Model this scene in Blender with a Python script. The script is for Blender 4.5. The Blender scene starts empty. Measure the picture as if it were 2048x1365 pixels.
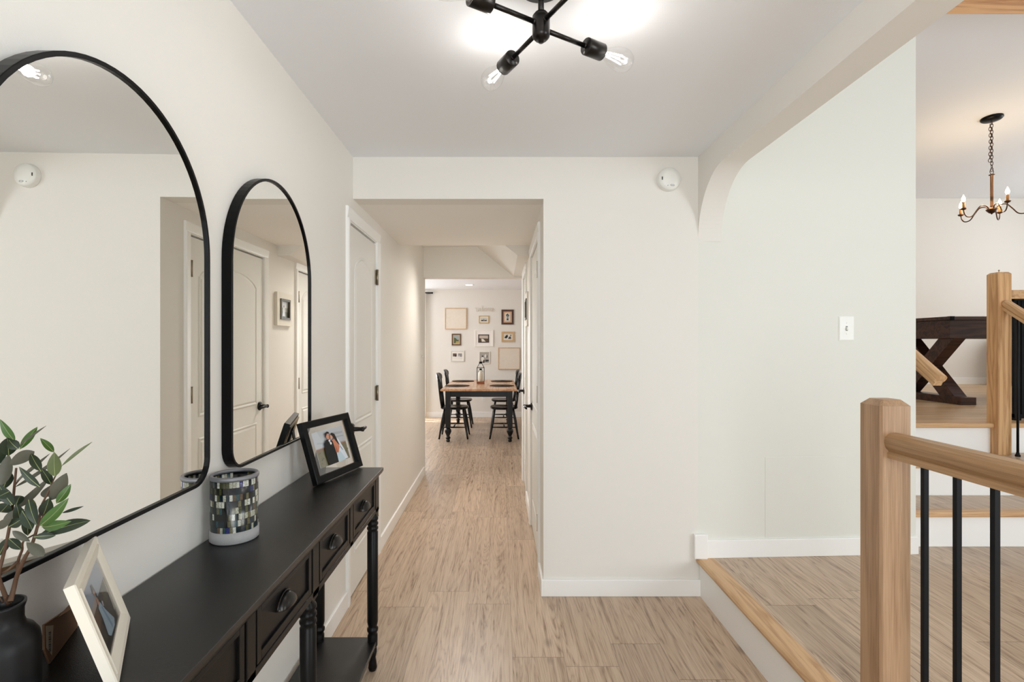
import bpy, bmesh, math, random
from math import pi, sin, cos, radians
from mathutils import Vector, Matrix
random.seed(7)
S = bpy.context.scene
C = S.collection

# ------------------------------------------------------------------ camera
EYE = 1.378
FPX = 1040.0
cd = bpy.data.cameras.new('camera')
cam = bpy.data.objects.new('camera', cd); C.objects.link(cam)
cam.location = (0, 0, EYE); cam.rotation_euler = (pi/2, 0, 0)
cd.sensor_width = 36; cd.lens = FPX/2048*36
cd.shift_x = 24/2048; cd.shift_y = 6.5/2048
cd.clip_start = 0.02
S.camera = cam

# ------------------------------------------------------------------ colour, world, daylight
S.view_settings.view_transform = 'Standard'; S.view_settings.look = 'None'
S.view_settings.gamma = 1; S.view_settings.use_curve_mapping = False
S.view_settings.exposure = 0.48
S.cycles.use_denoising = True
S.cycles.max_bounces = 14; S.cycles.diffuse_bounces = 8; S.cycles.glossy_bounces = 6
S.cycles.transparent_max_bounces = 12; S.cycles.transmission_bounces = 6
S.cycles.sample_clamp_indirect = 6
S.cycles.caustics_reflective = False; S.cycles.caustics_refractive = False
W = bpy.data.worlds.new('world'); S.world = W; W.use_nodes = True
W.node_tree.nodes['Background'].inputs[0].default_value = (0.80, 0.90, 1.0, 1)
W.node_tree.nodes['Background'].inputs[1].default_value = 1.6

def area(name, loc, target, sx, sy, power, col):
    l = bpy.data.lights.new(name, 'AREA'); l.shape = 'RECTANGLE'; l.size = sx; l.size_y = sy
    l.energy = power; l.color = col
    o = bpy.data.objects.new(name, l); C.objects.link(o); o.location = loc
    o.rotation_euler = (Vector(target)-Vector(loc)).to_track_quat('-Z', 'Y').to_euler()
    return o
# daylight through the front door glass behind the camera
area('daylight_front_door', (0.25, -1.72, 1.35), (0.25, 3, 1.25), 1.5, 2.0, 36, (0.87, 0.94, 1.0))
# daylight through the tall window to the right of the landing
area('daylight_landing_window', (4.3, -0.9, 1.45), (1.2, 2.4, 1.3), 1.9, 2.0, 58, (0.84, 0.93, 1.0))
# upstairs room windows, right side
area('daylight_upper_window', (7.8, 5.0, 2.4), (4, 5.2, 2.2), 2.4, 1.6, 40, (0.92, 0.96, 1.0))
hl = area('hall_fill_light', (-.28, 5.15, 2.37), (-.28, 3.6, 0), .45, .35, 12, (1, .94, .87)); hl.data.spread = radians(95)  # added fill, hidden behind the soffit, lifting the hall where bounced light is too weak
# dining room patio door, left part of the far wall
area('daylight_patio_door', (-2.2, 9.70, 1.15), (-0.6, 7.6, 0.6), 1.5, 2.0, 28, (0.97, 0.98, 1.0))
area('daylight_dining_window', (-3.1, 7.6, 1.6), (0, 7.9, 1.2), 1.8, 1.3, 37, (0.96, 0.98, 1.0))
sun = bpy.data.lights.new('sun', 'SUN'); sun.energy = 9; sun.angle = 0.01; sun.color = (1, .93, .82)
so = bpy.data.objects.new('sun', sun); C.objects.link(so)
so.rotation_euler = Vector((0.72, -0.36, -1.00)).to_track_quat('-Z', 'Y').to_euler()
def point(name, loc, power, col, r=0.02):
    l = bpy.data.lights.new(name, 'POINT'); l.energy = power; l.color = col; l.shadow_soft_size = r
    o = bpy.data.objects.new(name, l); C.objects.link(o); o.location = loc; return o

# ------------------------------------------------------------------ materials
def srgb(r, g, b):
    f = lambda c: (c/255/12.92) if c/255 <= .04045 else ((c/255+.055)/1.055)**2.4
    return (f(r), f(g), f(b), 1)
MATS = {}
def mat(name, col, rough=.5, metal=0, spec=.5, bump=0, bscale=200, coat=0, vary=0, vscale=3):
    if name in MATS: return MATS[name]
    m = bpy.data.materials.new(name); m.use_nodes = True; nt = m.node_tree
    p = nt.nodes['Principled BSDF']
    p.inputs['Base Color'].default_value = col
    p.inputs['Roughness'].default_value = rough; p.inputs['Metallic'].default_value = metal
    p.inputs['Specular IOR Level'].default_value = spec; p.inputs['Coat Weight'].default_value = coat
    tc = nt.nodes.new('ShaderNodeTexCoord')
    if bump:
        n = nt.nodes.new('ShaderNodeTexNoise'); n.inputs['Scale'].default_value = bscale; n.inputs['Detail'].default_value = 3
        nt.links.new(tc.outputs['Object'], n.inputs['Vector'])
        b = nt.nodes.new('ShaderNodeBump'); b.inputs['Strength'].default_value = bump; b.inputs['Distance'].default_value = .002
        nt.links.new(n.outputs['Fac'], b.inputs['Height']); nt.links.new(b.outputs['Normal'], p.inputs['Normal'])
    if vary:
        n = nt.nodes.new('ShaderNodeTexNoise'); n.inputs['Scale'].default_value = vscale; n.inputs['Detail'].default_value = 4
        nt.links.new(tc.outputs['Object'], n.inputs['Vector'])
        r = nt.nodes.new('ShaderNodeMixRGB'); r.blend_type = 'MIX'
        r.inputs[1].default_value = tuple(c*(1-vary) for c in col[:3])+(1,)
        r.inputs[2].default_value = tuple(min(1, c*(1+vary)) for c in col[:3])+(1,)
        nt.links.new(n.outputs['Fac'], r.inputs[0]); nt.links.new(r.outputs[0], p.inputs['Base Color'])
    MATS[name] = m
    return m

def wood(name, light, dark, axis=2, scale=1.0, rough=.45, ring=9, pore=.35, spec=.4):
    """long grain along the given axis of object space"""
    m = bpy.data.materials.new(name); m.use_nodes = True; nt = m.node_tree; p = nt.nodes['Principled BSDF']
    tc = nt.nodes.new('ShaderNodeTexCoord'); mp = nt.nodes.new('ShaderNodeMapping')
    sc = [14*scale]*3; sc[axis] = 0.9*scale; mp.inputs['Scale'].default_value = sc
    nt.links.new(tc.outputs['Object'], mp.inputs['Vector'])
    n1 = nt.nodes.new('ShaderNodeTexNoise'); n1.inputs['Scale'].default_value = 1; n1.inputs['Detail'].default_value = 5; n1.inputs['Distortion'].default_value = .6
    nt.links.new(mp.outputs[0], n1.inputs['Vector'])
    mu = nt.nodes.new('ShaderNodeMath'); mu.operation = 'MULTIPLY'; mu.inputs[1].default_value = ring
    nt.links.new(n1.outputs['Fac'], mu.inputs[0])
    fr = nt.nodes.new('ShaderNodeMath'); fr.operation = 'PINGPONG'; fr.inputs[1].default_value = 1
    nt.links.new(mu.outputs[0], fr.inputs[0])
    mp2 = nt.nodes.new('ShaderNodeMapping'); sc = [260*scale]*3; sc[axis] = 7*scale; mp2.inputs['Scale'].default_value = sc
    nt.links.new(tc.outputs['Object'], mp2.inputs['Vector'])
    n2 = nt.nodes.new('ShaderNodeTexNoise'); n2.inputs['Scale'].default_value = 1; n2.inputs['Detail'].default_value = 3
    nt.links.new(mp2.outputs[0], n2.inputs['Vector'])
    mix = nt.nodes.new('ShaderNodeMix'); mix.data_type = 'FLOAT'; mix.inputs[0].default_value = pore
    nt.links.new(fr.outputs[0], mix.inputs[2]); nt.links.new(n2.outputs['Fac'], mix.inputs[3])
    r = nt.nodes.new('ShaderNodeValToRGB'); r.color_ramp.elements[0].color = dark; r.color_ramp.elements[1].color = light
    r.color_ramp.elements[0].position = .12; r.color_ramp.elements[1].position = .62
    nt.links.new(mix.outputs[0], r.inputs[0]); nt.links.new(r.outputs[0], p.inputs['Base Color'])
    p.inputs['Roughness'].default_value = rough; p.inputs['Specular IOR Level'].default_value = spec
    b = nt.nodes.new('ShaderNodeBump'); b.inputs['Strength'].default_value = .15; b.inputs['Distance'].default_value = .001
    nt.links.new(n2.outputs['Fac'], b.inputs['Height']); nt.links.new(b.outputs['Normal'], p.inputs['Normal'])
    return m

def planks(name, a, b, c, rough=.33):
    """wide laminate planks 0.227 m, running along Y, random end joints"""
    m = bpy.data.materials.new(name); m.use_nodes = True; nt = m.node_tree; p = nt.nodes['Principled BSDF']
    L = nt.links.new
    def N(t, **k):
        n = nt.nodes.new(t)
        for q, v in k.items(): setattr(n, q, v)
        return n
    def M(op, x, y=None, z=None):
        n = N('ShaderNodeMath', operation=op)
        for i, v in enumerate((x, y, z)):
            if v is None: continue
            if isinstance(v, (int, float)): n.inputs[i].default_value = v
            else: L(v, n.inputs[i])
        return n.outputs[0]
    tc = N('ShaderNodeTexCoord'); sp = N('ShaderNodeSeparateXYZ'); L(tc.outputs['Object'], sp.inputs[0])
    X, Y = sp.outputs[0], sp.outputs[1]
    u = M('DIVIDE', M('ADD', X, .172+.227*20), .227)
    col = M('FLOOR', u); fu = M('FRACT', u)
    wn = N('ShaderNodeTexWhiteNoise', noise_dimensions='1D'); L(col, wn.inputs['W'])
    v = M('DIVIDE', M('ADD', Y, M('MULTIPLY', wn.outputs['Value'], 1.5)), 1.38)
    row = M('FLOOR', v); fv = M('FRACT', v)
    wn2 = N('ShaderNodeTexWhiteNoise', noise_dimensions='2D')
    cb = N('ShaderNodeCombineXYZ'); L(col, cb.inputs[0]); L(row, cb.inputs[1]); L(cb.outputs[0], wn2.inputs['Vector'])
    # seams
    eu = M('MINIMUM', fu, M('SUBTRACT', 1, fu)); ev = M('MINIMUM', fv, M('SUBTRACT', 1, fv))
    su = M('LESS_THAN', eu, .0062); sv = M('LESS_THAN', ev, .0011)
    seam = M('MAXIMUM', M('MULTIPLY', su, .55), sv)
    # grain
    off = N('ShaderNodeVectorMath', operation='MULTIPLY'); L(wn2.outputs['Color'], off.inputs[0]); off.inputs[1].default_value = (9, 17, 5)
    ad = N('ShaderNodeVectorMath', operation='ADD'); L(tc.outputs['Object'], ad.inputs[0]); L(off.outputs[0], ad.inputs[1])
    mp = N('ShaderNodeMapping'); mp.inputs['Scale'].default_value = (11, .75, 6); L(ad.outputs[0], mp.inputs[0])
    n1 = N('ShaderNodeTexNoise'); n1.inputs['Scale'].default_value = 1; n1.inputs['Detail'].default_value = 4; n1.inputs['Distortion'].default_value = 1.0
    L(mp.outputs[0], n1.inputs['Vector'])
    rings = M('PINGPONG', M('MULTIPLY', n1.outputs['Fac'], 24), 1)
    mp2 = N('ShaderNodeMapping'); mp2.inputs['Scale'].default_value = (230, 9, 50); L(ad.outputs[0], mp2.inputs[0])
    n2 = N('ShaderNodeTexNoise'); n2.inputs['Scale'].default_value = 1; n2.inputs['Detail'].default_value = 3; L(mp2.outputs[0], n2.inputs['Vector'])
    mp3 = N('ShaderNodeMapping'); mp3.inputs['Scale'].default_value = (42, 1.4, 20); L(ad.outputs[0], mp3.inputs[0])
    n3 = N('ShaderNodeTexNoise'); n3.inputs['Scale'].default_value = 1; n3.inputs['Detail'].default_value = 5; L(mp3.outputs[0], n3.inputs['Vector'])
    g = M('ADD', M('ADD', M('MULTIPLY', M('POWER', rings, .5), .20), M('MULTIPLY', n2.outputs['Fac'], .38)), M('MULTIPLY', n3.outputs['Fac'], .42))
    r = N('ShaderNodeValToRGB'); e = r.color_ramp.elements
    e[0].position = .34; e[0].color = c; e[1].position = .64; e[1].color = a
    k = r.color_ramp.elements.new(.48); k.color = b
    L(g, r.inputs[0])
    # knots
    mk = N('ShaderNodeMapping'); mk.inputs['Scale'].default_value = (5, 2.6, 3); L(ad.outputs[0], mk.inputs[0])
    vo = N('ShaderNodeTexVoronoi'); vo.inputs['Scale'].default_value = 1; L(mk.outputs[0], vo.inputs['Vector'])
    kn = N('ShaderNodeMapRange'); kn.inputs[1].default_value = .03; kn.inputs[2].default_value = .13; kn.inputs[3].default_value = .45; kn.inputs[4].default_value = 0
    L(vo.outputs['Distance'], kn.inputs[0])
    hs = N('ShaderNodeHueSaturation'); L(r.outputs[0], hs.inputs['Color'])
    L(M('ADD', .90, M('MULTIPLY', wn2.outputs['Value'], .20)), hs.inputs['Value'])
    mx = N('ShaderNodeMixRGB'); L(M('MAXIMUM', M('MULTIPLY', seam, .6), kn.outputs[0]), mx.inputs[0]); L(hs.outputs[0], mx.inputs[1]); mx.inputs[2].default_value = srgb(78, 60, 48)
    L(mx.outputs[0], p.inputs['Base Color'])
    p.inputs['Roughness'].default_value = rough; p.inputs['Specular IOR Level'].default_value = .35
    bm_ = N('ShaderNodeBump'); bm_.inputs['Strength'].default_value = .25; bm_.inputs['Distance'].default_value = .001
    L(M('SUBTRACT', n2.outputs['Fac'], M('MULTIPLY', seam, 1.5)), bm_.inputs['Height']); L(bm_.outputs['Normal'], p.inputs['Normal'])
    return m

def clear(name, tint=(1, 1, 1, 1), refl=.08, rough=0.0):
    m = bpy.data.materials.new(name); m.use_nodes = True; nt = m.node_tree
    nt.nodes.remove(nt.nodes['Principled BSDF'])
    t = nt.nodes.new('ShaderNodeBsdfTransparent'); t.inputs[0].default_value = tint
    g = nt.nodes.new('ShaderNodeBsdfGlossy'); g.inputs['Roughness'].default_value = rough
    lw = nt.nodes.new('ShaderNodeLayerWeight'); lw.inputs[0].default_value = .2
    mr = nt.nodes.new('ShaderNodeMath'); mr.operation = 'MULTIPLY_ADD'; mr.inputs[1].default_value = .55; mr.inputs[2].default_value = refl*.6
    nt.links.new(lw.outputs['Facing'], mr.inputs[0])
    mi = nt.nodes.new('ShaderNodeMixShader'); nt.links.new(mr.outputs[0], mi.inputs[0])
    nt.links.new(t.outputs[0], mi.inputs[1]); nt.links.new(g.outputs[0], mi.inputs[2])
    nt.links.new(mi.outputs[0], nt.nodes['Material Output'].inputs[0])
    return m

def emit(name, col, s):
    m = bpy.data.materials.new(name); m.use_nodes = True; p = m.node_tree.nodes['Principled BSDF']
    p.inputs['Base Color'].default_value = col; p.inputs['Emission Color'].default_value = col; p.inputs['Emission Strength'].default_value = s
    return m

M_wall = mat('wall_paint', srgb(231, 228, 222), .62, bump=.12, bscale=350, spec=.25)
M_wall2 = mat('wall_paint_landing', srgb(227, 227, 220), .62, bump=.12, bscale=350, spec=.25)
M_soffit = mat('soffit_paint', srgb(242, 239, 234), .7, bump=.1, bscale=300, spec=.15)
M_ceil = mat('ceiling_paint', srgb(237, 240, 244), .8, bump=.15, bscale=250, spec=.15)
M_trim = mat('trim_paint', srgb(244, 244, 242), .35, spec=.4)
M_door = mat('door_paint', srgb(232, 231, 226), .55, spec=.4, bump=.05, bscale=120)
M_floor = planks('floor_planks', srgb(198, 176, 153), srgb(178, 154, 131), srgb(132, 108, 88))
M_floor_up = wood('oak_upper_floor', srgb(206, 176, 140), srgb(172, 138, 102), axis=0, scale=.8, rough=.35)
M_oak = wood('oak_post', srgb(182, 149, 117), srgb(138, 104, 74), axis=2, scale=1.0, rough=.42, pore=.68, ring=5)
M_oak_y = wood('oak_rail', srgb(178, 142, 103), srgb(130, 97, 65), axis=1, scale=1.0, rough=.36, pore=.68, ring=5)
M_oak_light = wood('oak_nosing', srgb(208, 170, 128), srgb(170, 128, 88), axis=1, scale=1.2, rough=.4, pore=.5)
M_oak_lx = wood('oak_nosing_across', srgb(208, 170, 128), srgb(170, 128, 88), axis=0, scale=1.2, rough=.4, pore=.5)
M_black = mat('black_metal', (0.003, 0.003, 0.0033, 1), .30, spec=.12)
M_iron = mat('black_iron', (0.004, 0.0045, 0.006, 1), .45, spec=.18)
M_blackwood = mat('black_painted_wood', (0.0045, 0.0042, 0.004, 1), .34, spec=.18, bump=.10, bscale=500)
M_blacktop = mat('black_table_top', (0.009, 0.0085, 0.0082, 1), .27, spec=.45, bump=.25, bscale=700)
M_bronze = mat('dark_bronze', (0.030, 0.027, 0.025, 1), .28, metal=.85)
M_mirror = mat('mirror_silver', (0.94, 0.94, 0.91, 1), 0.0, metal=1)
M_nickel = mat('satin_nickel', srgb(150, 138, 118), .35, metal=.9)
M_chain = mat('aged_bronze', srgb(84, 60, 42), .35, metal=.8)
M_white = mat('white_plastic', srgb(235, 235, 230), .35)
M_cream = mat('cream_frame', srgb(224, 217, 203), .5, bump=.08, bscale=90)
M_dark = mat('dark_slot', (0.01, 0.01, 0.01, 1), .6)
M_chair = mat('black_chair_paint', (0.005, 0.0045, 0.0045, 1), .25, spec=.35)
M_espresso = wood('espresso_wood', srgb(70, 44, 36), srgb(30, 18, 15), axis=0, scale=1.0, rough=.35, pore=.4)
M_honey = wood('honey_table_top', srgb(214, 168, 128), srgb(184, 132, 92), axis=1, scale=.8, rough=.22)

# ------------------------------------------------------------------ mesh helpers
class MB:
    def __init__(s): s.v = []; s.f = []; s.m = []; s.sm = []
    def add(s, vs, fs, mi=0, smooth=False, T=None):
        b = len(s.v)
        for p in vs:
            p = Vector(p)
            if T is not None: p = T @ p
            s.v.append(tuple(p))
        for f in fs: s.f.append([b+i for i in f]); s.m.append(mi); s.sm.append(smooth)
        return s
    def box(s, lo, hi, mi=0, T=None):
        x0, y0, z0 = lo; x1, y1, z1 = hi
        vs = [(x0,y0,z0),(x1,y0,z0),(x1,y1,z0),(x0,y1,z0),(x0,y0,z1),(x1,y0,z1),(x1,y1,z1),(x0,y1,z1)]
        return s.add(vs, [(0,3,2,1),(4,5,6,7),(0,1,5,4),(1,2,6,5),(2,3,7,6),(3,0,4,7)], mi, False, T)
    def prism(s, poly, a, b, axis='z', mi=0, smooth=False, T=None, caps=True):
        """poly 2D, extruded from a to b. axis x: (y,z); y: (x,z); z: (x,y)"""
        def P(p, t):
            return (t, p[0], p[1]) if axis == 'x' else (p[0], t, p[1]) if axis == 'y' else (p[0], p[1], t)
        n = len(poly); vs = [P(p, a) for p in poly]+[P(p, b) for p in poly]
        fs = [(i, (i+1) % n, n+(i+1) % n, n+i) for i in range(n)]
        s.add(vs, fs, mi, smooth, T)
        if caps:
            b0 = len(s.v)-2*n
            s.f.append([b0+i for i in range(n)][::-1]); s.m.append(mi); s.sm.append(False)
            s.f.append([b0+n+i for i in range(n)]); s.m.append(mi); s.sm.append(False)
        return s
    def lathe(s, prof, c=(0,0,0), seg=24, mi=0, T=None, smooth=True, close=True):
        """prof list of (r, z), around z"""
        vs = []; fs = []; n = len(prof)
        for r, z in prof:
            for k in range(seg):
                a = 2*pi*k/seg; vs.append((c[0]+r*cos(a), c[1]+r*sin(a), c[2]+z))
        for i in range(n-1):
            for k in range(seg):
                k2 = (k+1) % seg; fs.append((i*seg+k, i*seg+k2, (i+1)*seg+k2, (i+1)*seg+k))
        if close:
            fs.append(tuple(range(seg))[::-1]); fs.append(tuple((n-1)*seg+k for k in range(seg)))
        return s.add(vs, fs, mi, smooth, T)
    def tube(s, path, r, seg=10, mi=0, T=None, square=False, closed=False):
        path = [Vector(p) for p in path]; n = len(path); R = r if hasattr(r, '__len__') else [r]*n
        vs = []; fs = []; up = None
        if square: seg = 4
        for i, p in enumerate(path):
            if closed: d = path[(i+1) % n]-path[i-1]
            else: d = path[min(i+1, n-1)]-path[max(i-1, 0)]
            d.normalize()
            if up is None:
                up = Vector((0,0,1)) if abs(d.z) < .9 else Vector((1,0,0))
            a = d.cross(up).normalized(); b = a.cross(d).normalized(); up = b
            for k in range(seg):
                t = 2*pi*(k+(.5 if square else 0))/seg
                q = R[i]*(1.4142 if square else 1)
                vs.append(p+a*cos(t)*q+b*sin(t)*q)
        m_ = n if closed else n-1
        for i in range(m_):
            j = (i+1) % n
            for k in range(seg):
                k2 = (k+1) % seg; fs.append((i*seg+k, i*seg+k2, j*seg+k2, j*seg+k))
        if not closed:
            fs.append(tuple(range(seg))[::-1]); fs.append(tuple((n-1)*seg+k for k in range(seg)))
        return s.add(vs, fs, mi, not square, T)
    def build(s, name, mats, parent=None, bevel=0, loc=None, rot=None):
        me = bpy.data.meshes.new(name); me.from_pydata(s.v, [], s.f)
        for m in (mats if isinstance(mats, (list, tuple)) else [mats]): me.materials.append(m)
        me.polygons.foreach_set('material_index', s.m); me.polygons.foreach_set('use_smooth', s.sm)
        bm = bmesh.new(); bm.from_mesh(me); bmesh.ops.recalc_face_normals(bm, faces=bm.faces); bm.to_mesh(me); bm.free()
        me.update()
        o = bpy.data.objects.new(name, me); C.objects.link(o)
        if parent is not None: o.parent = parent
        if loc is not None: o.location = loc
        if rot is not None: o.rotation_euler = rot
        if bevel:
            b = o.modifiers.new('bevel', 'BEVEL'); b.width = bevel; b.segments = 2; b.limit_method = 'ANGLE'; b.angle_limit = radians(35)
        return o
def tag(o, label, cat, group=None):
    o['label'] = label; o['category'] = cat
    if group: o['group'] = group
    return o
def thing(name, label, cat, loc=(0,0,0), rz=0, group=None, rot=None):
    o = bpy.data.objects.new(name, None); C.objects.link(o); o.location = loc
    o.rotation_euler = rot if rot is not None else (0, 0, rz); o.empty_display_size = .05
    return tag(o, label, cat, group)
def struct(o): o['kind'] = 'structure'; return o
def copy_tree(o, parent=None):
    c = o.copy(); C.objects.link(c)
    if parent is not None: c.parent = parent
    for ch in list(o.children): copy_tree(ch, c)
    return c
def offset_poly(pts, d):
    """inset a counter-clockwise polygon by d"""
    n = len(pts); out = []
    for i in range(n):
        a = Vector(pts[i-1]); b = Vector(pts[i]); c = Vector(pts[(i+1) % n])
        e1 = (b-a).normalized(); e2 = (c-b).normalized()
        n1 = Vector((-e1.y, e1.x)); n2 = Vector((-e2.y, e2.x)); h = (n1+n2)
        h = h/max(.3, h.length_squared)*2
        out.append(tuple(b+h*d))
    return out
def at(px, py, Y):
    return Vector(((px-1000)*Y/FPX, Y, EYE-(py-689)*Y/FPX))

# ------------------------------------------------------------------ the setting
XL, XR, YW, ZC = -.805, .238, 2.849, 2.405      # left wall, hall right wall, far wall, entry ceiling
XA0, XA1 = 1.085, 1.212                          # arch wall
LZ, RZ, UZ = .208, .208, .832                    # landing, riser, upper floor
b = MB(); b.box((-.95, -1.9, -.12), (1.12, 5.53, 0)); b.box((-3.3, 5.53, -.12), (1.7, 9.95, 0)); struct(b.build('floor', M_floor))
b = MB(); b.box((XA0+.022, -1.9, -.1), (5.3, 3.005, LZ)); struct(b.build('floor', M_floor))
b = MB(); b.box((2.20, 3.612, .3), (9.6, 7.2, UZ)); struct(b.build('floor', M_floor_up))
# ceilings
b = MB(); b.box((-.95, -1.9, ZC), (XA0, 2.9, ZC+.1)); struct(b.build('ceiling', M_ceil))
b = MB(); b.box((-.9, YW+.119, 2.175), (.3, 4.19, 2.30)); struct(b.build('ceiling', M_soffit))
b = MB(); b.box((-.9, 4.05, 2.405), (.6, 5.6, 2.5)); struct(b.build('ceiling', M_wall))
b = MB(); b.box((-3.3, 5.47, ZC), (1.7, 9.95, ZC+.1)); struct(b.build('ceiling', M_ceil))
z0, sl = 3.37, .082
b = MB(); b.prism([(7.2, z0-.008), (3.2, z0+sl*3.9), (-1.9, z0+.05), (-1.9, z0+.35), (3.2, z0+sl*3.9+.3), (7.2, z0+.3)], XA1-.05, 9.6, 'x'); struct(b.build('ceiling', M_ceil))
# left wall with door opening
DY0, DY1, DH = 2.775, 3.385, 2.045
b = MB(); b.box((XL-.12, -1.9, 0), (XL, DY0, 2.45)); b.box((XL-.12, DY1, 0), (XL, 5.47, 2.45)); b.box((XL-.12, DY0, DH), (XL, DY1, 2.45)); b.box((XL-.14, DY0-.02, 0), (XL-.06, DY1+.02, DH+.02))
struct(b.build('wall_left', M_wall))
# far wall: header above hall opening + solid part to the right with the arched corner
b = MB(); b.prism([(-.9, 2.175), (XR, 2.175), (XR, 0), (XA0, 0), (XA0, 2.62), (-.9, 2.62)], YW, YW+.12, 'y'); struct(b.build('wall_far', M_wall))
b = MB(); b.prism([(XA0, YW), (2.323, 2.905), (2.323, 3.62), (2.20, 3.62), (2.20, 3.02), (XA0, YW+.12)], 0, 4.2, 'z'); struct(b.build('wall_far', M_wall2))
b = MB(); b.box((2.20, 3.62, 0), (2.323, 7.2, 4.2)); struct(b.build('wall_stairs', M_wall))
# hall right wall with two door openings
RD = [(3.135, 3.955), (4.62, 5.24)]
b = MB(); seg = [YW+.12, RD[0][0], RD[0][1], RD[1][0], RD[1][1], 5.47]
for a, c in ((0, 1), (2, 3), (4, 5)): b.box((XR, seg[a], 0), (XR+.12, seg[c], 2.45))
for a, c in RD: b.box((XR, a, DH), (XR+.12, c, 2.45)); b.box((XR+.06, a-.02, 0), (XR+.14, c+.02, DH+.02))
struct(b.build('wall_right', M_wall))
# arch wall between the entry and the landing
def arch_poly(y0, y1, zb, rr, rz):
    p = [(-1.9, LZ-.01), (-1.35, LZ-.01)]
    for k in range(0, 17): t = pi-k*pi/2/16; p.append((-1.35+rr+rr*cos(t), zb-rz+rz*sin(t)))
    for k in range(0, 25): t = pi/2-k*pi/2/24; p.append((y1-rr+rr*cos(t), zb-rz+rz*sin(t)))
    p += [(y1+.05, 4.2), (-1.9, 4.2)]
    return p
b = MB(); b.prism(arch_poly(0, YW+.001, 2.277, .33, .335), XA0, XA1, 'x'); o = struct(b.build('wall_arch', M_wall))
# beam over the hall's far end, under-stair bulkhead, dining walls
b = MB(); b.box((XL-.12, 5.47, 2.078), (XR+.12, 5.59, 2.5)); b.box((-3.3, 5.47, 0), (XL, 5.59, 2.5)); b.box((XR, 5.47, 0), (1.7, 5.59, 2.5)); struct(b.build('wall_near', M_wall))
b = MB(); b.prism([(-.42, 2.55), (.141, 2.095), (XR+.03, 2.095), (XR+.03, 2.55)], 4.19, 5.475, 'y'); struct(b.build('ceiling', M_wall))
WX0, WX1 = -2.95, -1.46
b = MB(); b.box((-3.3, 9.81, 0), (WX0, 9.95, 2.5)); b.box((WX1, 9.81, 0), (1.7, 9.95, 2.5)); b.box((WX0, 9.81, 2.08), (WX1, 9.95, 2.5)); struct(b.build('wall_back', M_wall))
b = MB(); b.box((-3.3, 5.47, 0), (-3.2, 9.95, 2.5)); struct(b.build('wall_left', M_wall))
b = MB(); b.box((1.6, 5.47, 0), (1.7, 9.95, 2.5)); struct(b.build('wall_right', M_wall))
b = MB(); b.box((2.2, 7.1, 0), (9.6, 7.22, 4.2)); struct(b.build('wall_back', M_wall))
b = MB(); b.box((9.5, 2.5, 0), (9.6, 7.2, 4.2)); b.box((5.2, 2.4, 0), (9.6, 2.5, 4.2)); b.box((5.2, -1.9, 0), (5.3, 2.5, 4.2)); struct(b.build('wall_right', M_wall2))
b = MB(); b.box((-.95, -2.0, -.1), (5.3, -1.88, 4.2)); struct(b.build('wall_front', M_wall))

# patio door glass in the dining room
b = MB()
for x in (WX0, (WX0+WX1)/2-.03, WX1-.06): b.box((x, 9.84, 0), (x+.06, 9.90, 2.08))
b.box((WX0, 9.84, 0), (WX1, 9.90, .06)); b.box((WX0, 9.84, 2.02), (WX1, 9.90, 2.08))
wd = struct(b.build('door_4', M_trim))
b = MB(); b.box((WX0+.06, 9.865, .06), (WX1-.06, 9.871, 2.02)); b.build('glass_pane', clear('window_glass'), wd)

# ------------------------------------------------------------------ baseboards, nosing, risers
def base(name, lo, hi, m=M_trim):
    b = MB(); b.box(lo, hi); return struct(b.build(name, m, bevel=.003))
BH, BT = .092, .014
base('baseboard_left', (XL, -1.88, 0), (XL+BT, DY0-.068, BH))
base('baseboard_left', (XL, DY1+.068, 0), (XL+BT, 5.47, BH))
base('baseboard_far', (XR-.002, YW-BT, 0), (XA0+.02, YW, BH))
base('baseboard_right', (XR-BT, YW-BT, 0), (XR, RD[0][0]-.068, BH))
base('baseboard_right', (XR-BT, RD[0][1]+.068, 0), (XR, RD[1][0]-.068, BH))
base('baseboard_back', (-1.44, 9.796, 0), (1.6, 9.81, .10))
base('baseboard_back', (2.4, 7.086, UZ), (9.5, 7.1, UZ+.09))
T = Matrix.Translation((XA0, YW, 0)) @ Matrix.Rotation(math.atan2(.056, 1.238), 4, 'Z')
b = MB(); b.box((.04, -BT, LZ), (1.245, .001, LZ+.098), T=T); struct(b.build('baseboard_landing', M_trim, bevel=.003))
b = MB(); b.box((2.323, 2.915, LZ), (2.337, 3.0, LZ+.098)); struct(b.build('baseboard_landing', M_trim))
b = MB(); b.box((XA0-.028, YW-.026, LZ), (XA0+.046, YW+.004, LZ+.134)); struct(b.build('trim_1', M_trim, bevel=.006))
# riser of the landing and its oak nosing
b = MB(); b.box((XA0+.008, -1.9, 0), (XA0+.024, YW-.001, LZ-.028)); struct(b.build('trim_2', M_trim))
b = MB()
b.prism([(XA0+.082, LZ+.001), (XA0+.006, LZ+.002), (XA0-.006, LZ-.003), (XA0-.012, LZ-.012), (XA0-.010, LZ-.022), (XA0-.002, LZ-.028), (XA0+.082, LZ-.028)], -1.9, YW-.001, 'y')
struct(b.build('trim_3', M_oak_light))

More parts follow.
